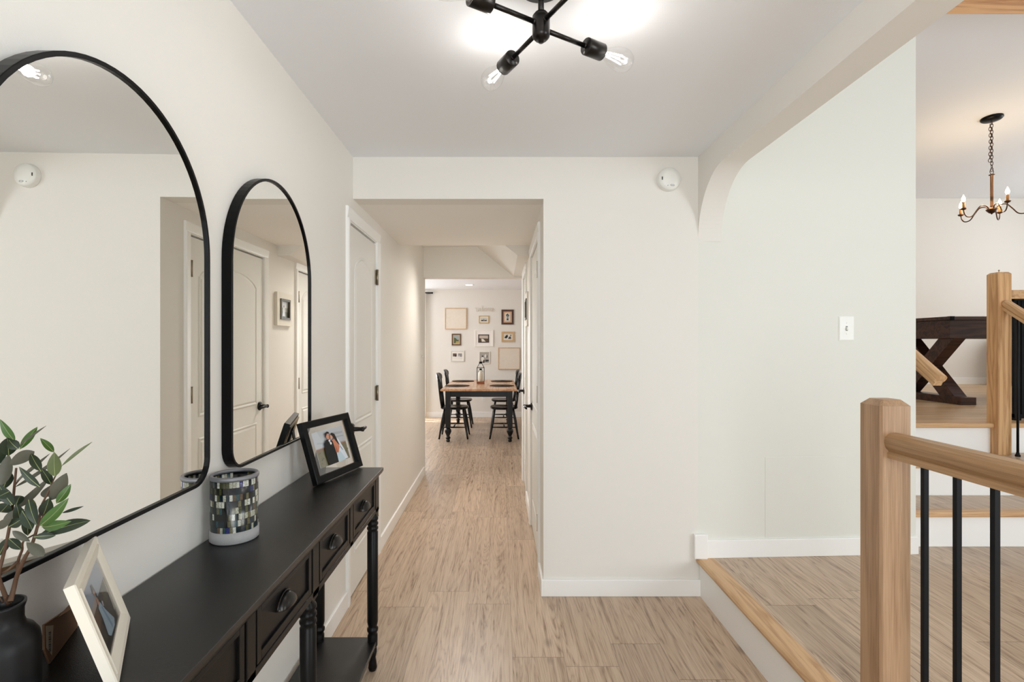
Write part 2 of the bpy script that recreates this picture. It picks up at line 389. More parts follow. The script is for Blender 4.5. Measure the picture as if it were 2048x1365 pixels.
# ------------------------------------------------------------------ stairs to the upper room
st = thing('staircase', 'short flight of white risers and wood treads climbing from the landing', 'stairs', (2.9, 3.0, LZ))
def stp(name, lo, hi, m, bevel=.003):
    b = MB(); b.box(tuple(lo[i]-st.location[i] for i in range(3)), tuple(hi[i]-st.location[i] for i in range(3))); return b.build(name, m, st, bevel)
SX0, SX1 = 2.325, 3.66
for i, (yr, yn) in enumerate(((3.0, 3.302), (3.302, 3.604))):
    z = LZ+RZ*(i+1)
    stp('riser', (SX0, yr, z-RZ), (SX1, yr+.02, z-.03), M_trim)
    stp('tread', (SX0, yr+.03, z-.03), (SX1, yn+.01, z), M_floor)
    stp('nosing', (SX0, yr-.028, z-.03), (SX1, yr+.045, z+.0015), M_oak_lx, .008)
stp('riser', (SX0, 3.600, UZ-RZ), (SX1+1.5, 3.612, UZ-.03), M_trim)
stp('nosing', (SX0, 3.572, UZ-.03), (SX1+1.5, 3.66, UZ+.0015), M_oak_lx, .008)
stp('side_panel', (SX1, 3.0, LZ), (SX1+.015, 3.61, LZ+.2), M_trim)

# ------------------------------------------------------------------ newel posts and railings
def newel_mesh(w, h, ch=.014):
    b = MB(); r = w/2
    sec = [(-r+ch*.35, -r), (r-ch*.35, -r), (r, -r+ch*.35), (r, r-ch*.35), (r-ch*.35, r), (-r+ch*.35, r), (-r, r-ch*.35), (-r, -r+ch*.35)]
    b.prism(sec, 0, h-ch, 'z', caps=False)
    n = 8; top = [(p[0]*(1-ch/r), p[1]*(1-ch/r)) for p in sec]
    vs = [(p[0], p[1], h-ch) for p in sec]+[(p[0], p[1], h) for p in top]
    b.add(vs, [(i, (i+1) % n, n+(i+1) % n, n+i) for i in range(n)]+[tuple(range(n, 2*n))])
    b.add([(p[0], p[1], 0) for p in sec], [tuple(range(n))[::-1]])
    return b
NY, NX = 1.566+.0475, 1.1465+.0475
nw = newel_mesh(.095, 1.209-LZ, .018).build('newel_post', M_oak, loc=(NX, NY, LZ)); tag(nw, 'thick oak newel post with chamfered top standing on the landing edge', 'post')
RAILSEC = [(-.022, -.034), (.022, -.034), (.022, -.020), (.018, -.016), (.027, -.006), (.031, .008), (.028, .022), (.018, .031), (0, .034), (-.018, .031), (-.028, .022), (-.031, .008), (-.027, -.006), (-.018, -.016), (-.022, -.020)]
def rail_along(name, p0, p1, m, parent=None, bev=0, sec=RAILSEC, sc=1.0):
    """profile rail between two points, profile upright; built along local +Y"""
    p0, p1 = Vector(p0), Vector(p1); L = (p1-p0).length
    b = MB(); b.prism([(x*sc, z*sc) for x, z in sec], 0, L, 'y', smooth=False)
    d = (p1-p0).normalized(); rx = math.asin(d.z); rz = math.atan2(-d.x, d.y)
    return b.build(name, m, parent, loc=p0 if parent is None else p0-parent.location, rot=(rx, 0, rz))
gr = thing('landing_railing', 'oak handrail with square black balusters running from the near oak post', 'railing', (NX, 1.0, LZ))
rail_along('handrail', (NX-.003, NY-.0475, 1.074), (NX-.003, -.1, 1.074), M_oak_y, gr, sc=1.12)
for k in range(13):
    y = 1.462-.104*k
    b = MB(); b.box((-.0065, y-1.0-.0065, 0), (.0065, y-1.0+.0065, 1.036-LZ)); b.build('baluster', M_iron, gr)

# upper newel stands on the second tread
UNX, UNY = 3.42+.020, 3.56+.045-.02
T2 = LZ+2*RZ
un = newel_mesh(.092, 1.872-T2, .012).build('newel_post', M_oak_light, loc=(UNX, UNY, T2)); tag(un, 'tall light oak newel post at the top of the short stairs', 'post')
un.data.materials.clear(); un.data.materials.append(wood('oak_upper_post', srgb(214, 172, 124), srgb(172, 124, 80), axis=2, scale=1.1, rough=.42, pore=.5))
b = MB(); b.tube([(0, 0, 1.872-T2), (0, 0, 1.872-T2+.012)], .002, 6); b.lathe([(.0001, 0), (.005, .003), (.005, .007), (.0001, .011)], (0, 0, 1.872-T2+.010), 8); b.build('screw_eye', M_nickel, un)
sr = thing('stair_railing', 'light oak rail sloping down the short stairs on a black iron baluster', 'railing', (UNX, 3.4, T2))
rail_along('handrail', (UNX, UNY-.046, 1.650), (UNX, 2.75, 1.650-.69*(UNY-.046-2.75)), M_oak_light, sr, sc=.95)
for k, yb in enumerate((3.495, 3.24)):
    zt = 1.650-.69*(UNY-.046-yb)-.03; zb = T2 if k == 0 else LZ+RZ
    b = MB(); b.tube([(.04, yb-3.4, zb-T2), (.04, yb-3.4, zt-T2)], .0072, 8); bl = b.build('baluster', M_iron, sr)
    b = MB(); b.lathe([(.020, 0), (.020, .010), (.013, .014), (.013, .022), (.010, .028)], (.04, yb-3.4, zb-T2), 4); b.build('base_shoe', M_iron, bl)
ug = thing('guard_railing', 'level light oak guard rail running right from the upper newel post', 'railing', (4.2, UNY, UZ))
rail_along('handrail', (UNX+.046, UNY, 1.722), (5.2, UNY, 1.722), M_oak_lx, ug, sc=.9)
for k in range(6):
    b = MB(); b.box((3.85+.2*k-4.2-.007, -.007, 0), (3.85+.2*k-4.2+.007, .007, 1.69-UZ)); b.build('baluster', M_iron, ug)
gt = thing('folding_gate', 'black metal panel at the right picture edge behind the iron baluster', 'gate', (4.02, 3.75, UZ))
b = MB()
for z in (.012, .86): b.box((-.32, -.012, z), (.32, .012, z+.03))
for k in range(24): x = -.312+k*.0272; b.box((x-.008, -.009, .02), (x+.008, .009, .88))
b.build('gate_panel', M_iron, gt)
b = MB(); b.box((-.335, -.03, 0), (-.29, .03, .016)); b.build('foot', M_iron, gt); b = MB(); b.box((.29, -.03, 0), (.335, .03, .016)); b.build('foot', M_iron, gt)
# wall-side handrail peeking past the end of the wall
hr = thing('stair_handrail', 'light oak handrail end poking past the white wall corner beside the stairs', 'handrail', (2.42, 3.0, 1.2))
rail_along('rail', (2.42, 2.86, 1.178), (2.42, 3.75, 1.178+.69*.89), M_oak_light, hr, sc=1.05)
for y in (3.1, 3.6):
    b = MB(); z = 1.178+.69*(y-2.86)-.04-1.2; b.tube([(0, y-3.0, z), (-.02, y-3.0, z-.03), (-.097, y-3.0, z-.04)], .006, 8); b.build('bracket', M_iron, hr)

# ------------------------------------------------------------------ doors
def raised(b, pts, y0=0.0, prof=((0, 0), (.006, -.0045), (.012, -.0045), (.020, .0005), (.034, -.0048))):
    loops = [[(p[0], y0+dy, p[1]) for p in offset_poly(pts, d)] for d, dy in prof]
    n = len(pts); vs = [v for l in loops for v in l]; fs = []
    for i in range(len(loops)-1):
        for k in range(n):
            k2 = (k+1) % n; fs.append((i*n+k, i*n+k2, (i+1)*n+k2, (i+1)*n+k))
    fs.append(tuple((len(loops)-1)*n+k for k in range(n)))
    b.add(vs, fs, 0, False)
def lever(parent, x, z, dirx, y=0.0):
    kb = MB(); R = Matrix.Translation((x, y, z)) @ Matrix.Rotation(pi/2, 4, 'X')
    kb.lathe([(.033, 0), (.033, .006), (.026, .012), (.013, .014), (.011, .05), (.013, .056), (.013, .066), (.006, .070)], seg=24, T=R)
    kb.tube([(x, y-.058, z), (x+dirx*.03, y-.060, z+.001), (x+dirx*.07, y-.056, z-.002), (x+dirx*.105, y-.050, z-.006)], [.011, .0105, .009, .0075], 10)
    return kb.build('door_handle', mat('handle_bronze', (0.02, 0.018, 0.018, 1), .22, metal=.7), parent)
def make_door(n, width, loc, rz, hinge_left, hinges):
    """local: x along width 0..w, front face looks to -y, z up"""
    H = 2.03; w = width-.008
    d = bpy.data.objects.new('door_%d' % n, None); C.objects.link(d); struct(d)
    d.location = loc; d.rotation_euler = (0, 0, rz)
    b = MB(); hg = .009; b.box((hg if hinge_left else .004, .004, .008), (width-(.004 if hinge_left else hg), .038, H-.006))
    m = .105; cx = width/2; hw = cx-m
    zt, rise = H-.235, .085
    arch = [(m, .93), (width-m, .93), (width-m, zt)]
    k_ = 15
    for i in range(1, k_):
        t = i/k_; xx = width-m-2*hw*t
        arch.append((xx, zt+.008+rise*(1-(2*t-1)**2)**.85))
    arch.append((m, zt))
    raised(b, arch, .0038)
    raised(b, [(m, .22), (width-m, .22), (width-m, .80), (m, .80)], .0038)
    b.build('door_slab', M_door, d)
    cb = MB(); cw = .062
    prof = [(0, 0), (cw, 0), (cw, -.012), (cw-.008, -.017), (.02, -.013), (.008, -.011), (0, -.008)]
    # casing left, right, head (profile in x,y / z,y)
    cb.prism([(-p[0], p[1]) for p in prof], 0, H+.012, 'z'); cb.prism([(width+p[0], p[1]) for p in prof], 0, H+.012, 'z')
    cb.prism([(p[1], H+.012+p[0]) for p in prof], -cw, width+cw, 'x')
    # jamb
    cb.box((-.003, 0, 0), (.001, .06, H+.014)); cb.box((width-.001, 0, 0), (width+.003, .06, H+.014)); cb.box((0, 0, H+.006), (width, .06, H+.014))
    cb.build('door_frame', M_trim, d)
    hx = 0.005 if hinge_left else width-.005
    for hz in hinges:
        hb = MB(); hb.tube([(hx, -.008, hz-.046), (hx, -.008, hz+.046)], .0075, 8)
        hb.box((hx-.022, -.0025, hz-.044), (hx+.022, .006, hz+.044))
        for q in (-.05, .046): hb.lathe([(.0085, 0), (.0085, .004)], (hx, -.008, hz+q), 8)
        hb.build('hinge', M_nickel, d)
    lx = width-.06 if hinge_left else .06
    lever(d, lx, .915, -1 if hinge_left else 1, .004)
    return d
R90 = pi/2
make_door(1, DY1-DY0, (XL, DY0, 0), R90, False, (.31, 1.062, 1.813))
make_door(2, RD[0][1]-RD[0][0], (XR, RD[0][1], 0), -R90, False, (.30, 1.075, 1.83))
make_door(3, RD[1][1]-RD[1][0], (XR, RD[1][1], 0), -R90, False, (.30, 1.03, 1.80))

# ------------------------------------------------------------------ arched mirrors
def arch_outline(w, h, cr, inset=0, seg=40):
    hw = w/2-inset; r = cr-inset; z0 = inset; zc = h-w/2; p = []
    for k in range(9): t = pi+k*pi/2/8; p.append((-hw+r+r*cos(t), z0+r+r*sin(t)))
    for k in range(9): t = 1.5*pi+k*pi/2/8; p.append((hw-r+r*cos(t), z0+r+r*sin(t)))
    for k in range(seg+1): t = k*pi/seg; p.append((hw*cos(t), zc+hw*sin(t)))
    return p
def make_mirror(label, loc, rz, w=.634, h=.918):
    """local x along the wall, glass looks to -y, wall at y=0"""
    t = thing('arched_wall_mirror', label, 'mirror', loc, rz)
    cr, D = .065, .030
    o, i1 = arch_outline(w, h, cr), arch_outline(w, h, cr, .009)
    n = len(o); b = MB(); L = [[(p[0], 0, p[1]) for p in o], [(p[0], -D, p[1]) for p in o], [(p[0], -D, p[1]) for p in i1], [(p[0], -D+.007, p[1]) for p in i1], [(p[0], 0, p[1]) for p in i1]]
    vs = [v for l in L for v in l]; fs = []
    for a in range(5):
        for k in range(n):
            k2 = (k+1) % n; fs.append((a*n+k, a*n+k2, ((a+1) % 5)*n+k2, ((a+1) % 5)*n+k))
    b.add(vs, fs, 0, False); b.build('frame', M_black, t, bevel=.0012)
    g = arch_outline(w, h, cr, .0085); b = MB(); b.prism(g, -D+.006, -D+.010, 'y'); b.build('mirror_glass', M_mirror, t)
    g = arch_outline(w, h, cr, .012); b = MB(); b.prism(g, -.006, -.002, 'y'); b.build('backing', M_dark, t)
    return t
# wall on the left looks to +X: local -y -> +X is rz = +90 deg
make_mirror('large black arched mirror nearest the camera behind the leafy vase', (XL+.018, 1.048, 1.016), R90+radians(1.14), .645, .907)
make_mirror('black arched mirror between the candle holder and the white door', (XL+.001, 1.818, 1.008), R90, .634, .934)

# ------------------------------------------------------------------ console table
CT = thing('console_table', 'long black console table with cup-pull drawers along the left wall', 'table', (-.65, 1.46, 0))
def ct(b, name, m, parent=CT, bevel=0):
    T = Matrix.Translation((.65, -1.46, 0))
    b.v = [tuple(T @ Vector(v)) for v in b.v]
    return b.build(name, m, parent, bevel)
XF = -.517   # face plane
b = MB()
b.prism([(-.800, .820), (-.512, .820), (-.508, .826), (-.505, .832), (-.505, .844), (-.800, .844)], .66, 2.256, 'y')
ct(b, 'table_top', M_blacktop, bevel=.0015)
b = MB(); b.box((-.785, .70, .672), (XF-.012, 2.222, .819)); b.box((-.785, .695, .672), (XF, .74, .82))
fronts = [(2.158, 1.841), (1.788, 1.496), (1.430, 1.110), (1.055, .745)]
# stiles and rails of the apron around the drawers
b.box((XF-.014, .70, .812), (XF, 2.222, .820)); b.box((XF-.014, .70, .672), (XF, 2.222, .690))
for y0, y1 in ((2.165, 2.222), (1.796, 1.832), (1.438, 1.487), (1.063, 1.102), (.70, .738)): b.box((XF-.014, y0, .672), (XF, y1, .820))
b.box((-.80, .70, .672), (-.78, 2.222, .82))
ct(b, 'apron', M_blackwood, bevel=.0015)
for y1, y0 in fronts:
    b = MB(); x = XF-.001
    b.box((x-.012, y0, .692), (x-.006, y1, .811))
    f = .020
    b.box((x-.010, y0, .692), (x, y0+f, .811)); b.box((x-.010, y1-f, .692), (x, y1, .811)); b.box((x-.010, y0+f, .692), (x, y1-f, .692+f)); b.box((x-.010, y0+f, .811-f*.6), (x, y1-f, .811))
    dr = ct(b, 'drawer', M_blackwood, bevel=.001)
    yc = (y0+y1)/2-.012; zc = .762; b = MB()
    # cup pull: quarter dome shell open below
    vs = []; fs = []; nu, nv = 16, 8; a_, hz_, dx_ = .040, .030, .026
    for i in range(nu+1):
        u = pi*i/nu
        for j in range(nv+1):
            v = pi/2*j/nv
            vs.append((x-.005+dx_*sin(v)**.8*sin(u)**.5, yc-a_*cos(u), zc-.012+hz_*sin(u)*cos(v)))
    for i in range(nu):
        for j in range(nv): q = i*(nv+1)+j; fs.append((q, q+1, q+nv+2, q+nv+1))
    b.add(vs, fs, 0, True)
    b.tube([(x-.003, yc-a_*cos(pi*k/16), zc-.012+hz_*sin(pi*k/16)) for k in range(17)], .0028, 6)
    pu = ct(b, 'cup_pull', M_bronze, dr)
    s = pu.modifiers.new('solid', 'SOLIDIFY'); s.thickness = .002
def turned_leg(x, y):
    b = MB(); r = .0225
    b.box((x-.020, y-.022, .662), (x+.020, y+.022, .68))
    b.lathe([(.014, .008), (.015, 0.0), (.019, .012), (.016, .035), (.013, .055), (.018, .075), (.017, .095)], (x, y, 0), 20)
    b.lathe([(.014, .095), (.021, .104), (.021, .150), (.017, .158), (.023, .168), (.023, .178), (.017, .184), (.020, .192), (r, .205), (r, .585), (.019, .59), (.0235, .598), (.0235, .604), (.019, .610), (.0235, .617), (.0235, .624), (.019, .630), (.0235, .638), (.0235, .645), (.018, .655), (.020, .672)], (x, y, 0), 20)
    return b
for y in (2.20, 1.46, .72):
    for x in (-.539, -.765): ct(turned_leg(x, y), 'leg', M_blackwood)
b = MB(); b.box((-.785, .70, .108), (-.522, 2.222, .126)); ct(b, 'shelf', M_blacktop, bevel=.002)

# ------------------------------------------------------------------ flat pictures made of coloured shapes
def art(polys, w, h, name, parent, y=0.0, up=(0, 0), t=.0008):
    """polys: (color srgb tuple, [(u,v)...]) u,v in 0..1 ; thin sheet looking to -y"""
    b = MB(); ms = []; keys = {}
    def mi(c):
        if c not in keys:
            keys[c] = len(ms); ms.append(mat('print_%d_%d_%d' % c, srgb(*c), .35, spec=.3))
        return keys[c]
    x0, z0 = up
    b.box((x0-w/2, y, z0), (x0+w/2, y+t, z0+h), mi(polys[0][0]))
    for k, (c, pts) in enumerate(polys[1:]):
        yy = y-.00012*(k+1)
        b.add([(x0-w/2+u*w, yy, z0+v*h) for u, v in pts], [tuple(range(len(pts)))], mi(c))
    return b.build(name, ms, parent)
def ell(cx, cy, rx, ry, n=14, a=0):
    return [(cx+rx*cos(t)*cos(a)-ry*sin(t)*sin(a), cy+rx*cos(t)*sin(a)+ry*sin(t)*cos(a)) for t in [2*pi*k/n for k in range(n)]]

def frame_ring(b, w, h, m, d0, d1, steps=None, z0=0.0):
    """mitred ring with profile steps [(inset, y)]; local x centred, z from z0"""
    steps = steps or [(0, d1), (0, d0), (m, d0), (m, d1)]
    L = [[(-w/2+i, y, z0+i), (w/2-i, y, z0+i), (w/2-i, y, z0+h-i), (-w/2+i, y, z0+h-i)] for i, y in steps]
    vs = [v for l in L for v in l]; fs = []; n = len(L)
    for a in range(n):
        for k in range(4):
            k2 = (k+1) % 4; a2 = (a+1) % n; fs.append((a*4+k, a*4+k2, a2*4+k2, a2*4+k))
    return b.add(vs, fs)

GL = clear('picture_glass', refl=.02)
# --- black floating frame with the wedding portrait
P0 = Vector((-.698, 1.942, .8445)); dv = Vector((.268, .963, 0)).normalized(); w, h = .325, .240
pf = thing('picture_frame', 'black frame with clear glass border round a kissing wedding couple, on console', 'picture frame', P0+dv*w/2+Vector((0, 0, .0022)), rot=(-radians(17.7), 0, math.atan2(dv.y, dv.x)))
b = MB(); frame_ring(b, w, h, .027, -.022, .0, [(0, 0), (0, -.020), (.003, -.022), (.025, -.022), (.027, -.020), (.027, 0)]); b.build('frame', M_black, pf)
b = MB(); frame_ring(b, w-.024, h-.024, .012, 0, .006, z0=.012); b.build('frame_back', mat('raw_pine', srgb(205, 178, 140), .6), pf)
b = MB(); b.box((-w/2+.02, -.012, .02), (w/2-.02, -.010, h-.02)); b.build('glass', GL, pf)
sky, cloud, land, field = (198, 204, 212), (168, 174, 184), (120, 84, 52), (104, 98, 60)
polys = [(sky, None),
 (cloud, [(.55, .80), (.95, .78), (.98, .84), (.6, .88)]), (cloud, [(.62, .70), (.98, .68), (.98, .72), (.7, .745)]), ((182, 188, 196), [(.05, .66), (.3, .62), (.3, .66), (.1, .70)]),
 ((186, 160, 140), [(0, .50), (1, .50), (1, .54), (.8, .555), (.3, .54), (0, .53)]),
 (land, [(0, .40), (1, .44), (1, .51), (0, .51)]), (field, [(0, 0), (1, 0), (1, .46), (.4, .44), (0, .43)])]
rnd = random.Random(4)
for k in range(46):
    u, v = rnd.random(), rnd.random()*.42; s_ = .012+.02*rnd.random()
    polys.append((rnd.choice([(138, 128, 84), (74, 72, 42), (160, 148, 106), (58, 58, 36)]), [(u, v), (min(1, u+s_), v), (min(1, u+s_*.8), v+s_*1.2)]))
polys += [
 ((214, 220, 228), [(.62, .02), (.90, .02), (.84, .30), (.74, .62), (.66, .72), (.60, .60)]),       # veil
 ((188, 206, 216), [(.50, .0), (.80, .0), (.74, .18), (.66, .34), (.56, .30)]),                       # gown
 ((18, 18, 22), [(.24, 0), (.55, 0), (.56, .25), (.60, .45), (.54, .60), (.46, .70), (.34, .72), (.25, .62), (.22, .35)]),   # suit
 ((228, 228, 228), [(.40, .68), (.46, .70), (.47, .56), (.44, .56)]), ((22, 22, 26), [(.43, .63), (.46, .65), (.455, .60)]),
 ((196, 128, 98), [(.52, .66), (.60, .68), (.70, .56), (.70, .40), (.62, .26), (.55, .28), (.54, .44)]),   # back and arm
 ((178, 104, 78), [(.55, .30), (.62, .26), (.60, .42), (.57, .50)]),
 ((202, 140, 112), ell(.41, .80, .050, .085, a=.1)), ((30, 22, 20), [(.34, .78), (.35, .90), (.42, .94), (.48, .91), (.47, .86), (.41, .88), (.37, .82)]),
 ((206, 146, 118), ell(.525, .76, .042, .070, a=-.2)),
 ((28, 20, 20), [(.51, .84), (.56, .87), (.64, .82), (.67, .70), (.69, .58), (.72, .46), (.68, .50), (.62, .62), (.57, .74)]),
 ((236, 232, 226), ell(.45, .58, .03, .04)), ((40, 60, 46), ell(.47, .53, .02, .03)),
 ((26, 20, 20), [(.72, .46), (.76, .34), (.80, .28), (.765, .31), (.73, .38)])]
art(polys, .205, .140, 'photo', pf, y=-.0085, up=(0, .052))
b = MB(); b.prism([(-.045, .008), (.045, .008), (.028, .19), (-.028, .19)], 0.006, .010, 'y'); sb = b.build('easel_leg', M_dark, pf, loc=(0, .0, .0)); sb.data.transform(Matrix.Translation((0, .008, .19)) @ Matrix.Rotation(radians(25), 4, 'X') @ Matrix.Translation((0, -.008, -.19)))
# widen the easel down to table level is not needed: it is short and hidden
# --- white frame in the foreground
P3 = Vector((-.713, 1.0014, .8445)); P4 = Vector((-.5895, .802, .8445)); dv = (P3-P4); w = dv.length; dv.normalize(); h = .1785
wf = thing('picture_frame', 'white moulded frame with photo of a woman in pale blue, beside vase', 'picture frame', (P3+P4)/2+Vector((0, 0, .0045)), rot=(-radians(17.3), 0, math.atan2(dv.y, dv.x)))
b = MB(); frame_ring(b, w, h, .036, -.022, .004, [(0, .013), (0, 0.0), (.002, -.002), (.009, -.002), (.010, -.0005), (.013, -.0005), (.014, -.0035), (.023, -.001), (.028, .001), (.031, .003), (.031, .013)]); b.build('frame', M_cream, wf)
b = MB(); b.box((-w/2+.006, .010, .006), (w/2-.006, .014, h-.006)); b.build('frame_back', mat('kraft_board', srgb(120, 92, 64), .8), wf)
iw, ih = w-.060, h-.060
polys = [((74, 62, 50), None),
 ((168, 176, 190), [(0, .62), (1, .66), (1, 1), (0, 1)]), ((190, 176, 168), [(0, .55), (.5, .6), (.45, .7), (0, .66)]),
 ((112, 86, 66), [(0, .30), (.35, .42), (.42, .60), (0, .58)]), ((92, 84, 62), [(.6, .40), (1, .42), (1, .66), (.7, .64)]),
 ((176, 166, 150), [(.86, 0), (.92, 0), (.96, .66), (.93, .66)]),
 ((40, 32, 26), [(0, 0), (1, 0), (1, .16), (.5, .10), (0, .14)]),
 ((198, 146, 122), [(.40, .66), (.47, .68), (.47, .50), (.41, .50)]), ((204, 154, 130), ell(.43, .78, .035, .07)), ((36, 26, 22), [(.38, .78), (.40, .88), (.46, .88), (.48, .78), (.50, .60), (.46, .66), (.45, .80)]),
 ((176, 198, 214), [(.36, .56), (.48, .58), (.56, .40), (.74, .12), (.66, .06), (.40, .08), (.32, .16), (.36, .38)]),
 ((136, 162, 186), [(.46, .50), (.50, .50), (.60, .12), (.54, .10)]), ((184, 202, 216), [(.38, .40), (.42, .44), (.44, .10), (.38, .10)]),
 ((198, 186, 200), ell(.55, .50, .03, .04)), ((104, 66, 90), ell(.57, .46, .015, .03))]
art(polys, iw, ih, 'photo', wf, y=.006, up=(0, .030))
b = MB(); b.box((-iw/2-.001, .0035, .029), (iw/2+.001, .0042, .031+ih)); b.build('glass', GL, wf)

# kraft easel stand behind the white frame, with a barcode sticker
bpy.context.view_layer.update()
D0 = Vector((-.750, .867, .8452)); e1 = Vector((-.38, .93, 0)).normalized(); nn_ = Vector((e1.y, -e1.x, 0))
def E(t, z, o=0): return D0+e1*t+Vector((0, 0, z))+nn_*o
inv = wf.matrix_world.inverted()
out = [(0, 0), (-.020, .034), (-.022, .076), (.120, .046), (.122, 0)]
b = MB(); n = len(out); b.add([E(t, z) for t, z in out]+[E(t, z, -.003) for t, z in out], [tuple(range(n))[::-1], tuple(range(n, 2*n))]+[(i, (i+1) % n, n+(i+1) % n, n+i) for i in range(n)], T=inv)
f1, f2 = wf.matrix_world @ Vector((-.03, .014, .12)), wf.matrix_world @ Vector((.07, .014, .12))
b.add([E(.03, .062), E(.11, .046), f2, f1], [(0, 1, 2, 3)], T=inv)
es = b.build('easel_stand', mat('cardboard', srgb(126, 94, 68), .85, bump=.1, bscale=200), wf)
b = MB(); b.add([E(-.017, .036, .0004), E(-.019, .072, .0004), E(.012, .058, .0004), E(.006, .010, .0004)], [(0, 1, 2, 3)], T=inv); lb = b.build('barcode_sticker', mat('label_paper', srgb(196, 188, 172), .6), wf)
lb.parent = es; b = MB(); z = .018
while z < .052:
    q = rnd.choice([.0006, .001, .0016]); b.add([E(-.008, z+.004, .0007), E(-.008, z+.004+q, .0007), E(.002, z+q, .0007), E(.002, z, .0007)], [(0, 1, 2, 3)], T=inv); z += q+rnd.choice([.0007, .0012])
bl_ = b.build('barcode_lines', M_dark, es)

# --- mosaic candle holder
def mosaic_mat():
    m = bpy.data.materials.new('mosaic_glass'); m.use_nodes = True; nt = m.node_tree; p = nt.nodes['Principled BSDF']; L = nt.links.new
    def Mm(op, x, y=None):
        n = nt.nodes.new('ShaderNodeMath'); n.operation = op
        for i, v in enumerate((x, y)):
            if v is None: continue
            if isinstance(v, (int, float)): n.inputs[i].default_value = v
            else: L(v, n.inputs[i])
        return n.outputs[0]
    tc = nt.nodes.new('ShaderNodeTexCoord'); sp = nt.nodes.new('ShaderNodeSeparateXYZ'); L(tc.outputs['Object'], sp.inputs[0])
    ang = Mm('MULTIPLY', Mm('ADD', Mm('ARCTAN2', sp.outputs[1], sp.outputs[0]), pi), 46/(2*pi))
    rz_ = Mm('DIVIDE', Mm('SUBTRACT', sp.outputs[2], .030), .0172)
    row = Mm('FLOOR', rz_)
    wr = nt.nodes.new('ShaderNodeTexWhiteNoise'); wr.noise_dimensions = '1D'; L(row, wr.inputs['W'])
    a2 = Mm('ADD', ang, wr.outputs['Value']); cl = Mm('FLOOR', a2)
    cb = nt.nodes.new('ShaderNodeCombineXYZ'); L(cl, cb.inputs[0]); L(row, cb.inputs[1])
    w2 = nt.nodes.new('ShaderNodeTexWhiteNoise'); w2.noise_dimensions = '2D'; L(cb.outputs[0], w2.inputs['Vector'])
    r = nt.nodes.new('ShaderNodeValToRGB'); r.color_ramp.interpolation = 'CONSTANT'; e = r.color_ramp.elements
    cols = [(0, (8, 12, 12)), (.22, (14, 34, 42)), (.36, (24, 26, 34)), (.42, (70, 72, 44)), (.53, (96, 92, 66)), (.62, (12, 20, 18)), (.66, (168, 168, 150)), (.79, (40, 70, 74)), (.84, (194, 196, 184)), (.95, (88, 70, 52)), (.98, (52, 56, 110))]
    e[0].position = 0; e[0].color = srgb(*cols[0][1]); e[1].position = cols[1][0]; e[1].color = srgb(*cols[1][1])
    for q, c in cols[2:]: k = e.new(q); k.color = srgb(*c)
    L(w2.outputs['Value'], r.inputs[0])
    fa, fr_ = Mm('FRACT', a2), Mm('FRACT', rz_)
    g1 = Mm('LESS_THAN', Mm('MINIMUM', fa, Mm('SUBTRACT', 1, fa)), .05); g2 = Mm('LESS_THAN', Mm('MINIMUM', fr_, Mm('SUBTRACT', 1, fr_)), .035)
    ns = nt.nodes.new('ShaderNodeTexNoise'); ns.inputs['Scale'].default_value = 420; L(tc.outputs['Object'], ns.inputs['Vector'])
    nm = nt.nodes.new('ShaderNodeMapRange'); nm.inputs[1].default_value = .35; nm.inputs[2].default_value = .65; nm.inputs[3].default_value = .55; nm.inputs[4].default_value = 1.2; L(ns.outputs['Fac'], nm.inputs[0])
    hs = nt.nodes.new('ShaderNodeHueSaturation'); L(r.outputs[0], hs.inputs['Color']); L(nm.outputs[0], hs.inputs['Value'])
    mx = nt.nodes.new('ShaderNodeMixRGB'); L(Mm('MAXIMUM', g1, g2), mx.inputs[0]); L(hs.outputs[0], mx.inputs[1]); mx.inputs[2].default_value = (.006, .006, .006, 1)
    L(mx.outputs[0], p.inputs['Base Color']); p.inputs['Roughness'].default_value = .18; p.inputs['Specular IOR Level'].default_value = .6
    return m
ch = thing('candle_holder', 'round mosaic glass candle holder with white textured base on console', 'candle holder', (-.7324, 1.4345, .8445))
r = .0600
b = MB(); b.lathe([(r, .030), (r, .168), (r-.004, .168), (r-.004, .030)], seg=64, close=False); b.build('mosaic_wall', mosaic_mat(), ch)
b = MB(); b.lathe([(r-.001, 0), (r+.002, .003), (r+.002, .031), (r-.004, .0315)], seg=64); b.build('base_band', mat('white_grit', srgb(176, 176, 176), .8, bump=1.0, bscale=900, vary=.18, vscale=700), ch)
b = MB(); b.lathe([(r-.005, .167), (r+.001, .167), (r+.0025, .170), (r+.0025, .175), (r, .178), (r-.006, .178), (r-.0075, .174)], seg=64, close=False); b.build('rim', mat('pewter_rim', srgb(128, 128, 132), .45, metal=.4), ch)

# --- vase and leafy branches
VX, VY = -.708, .735
b = MB(); prof = [(.036, 0), (.043, .004), (.046, .03), (.046, .103), (.044, .116), (.038, .126), (.030, .132), (.027, .141), (.027, .155), (.0295, .163), (.0295, .166), (.0265, .166), (.025, .150), (.024, .135), (.010, .125)]
b.lathe(prof, seg=40); va = tag(b.build('vase', mat('black_ceramic', (0.006, 0.006, 0.0065, 1), .42, spec=.28), loc=(VX, VY, .8445)), 'matte black bottle vase at the near end of the console', 'vase')
pl = thing('leafy_branch', 'artificial green leafy branches standing in the black vase', 'plant', (VX, VY, .8445+.13))
o0 = Vector(pl.location)
def lp(x, y, dy=0.0): return at(x/3.413, 820+y/3.413, VY+dy)-o0
root = Vector((0.002, 0, -.012+.0))
def stem(pts, r0, r1, dys):
    P = [lp(x, y, d) for (x, y), d in zip(pts, dys)]
    return P
b = MB()
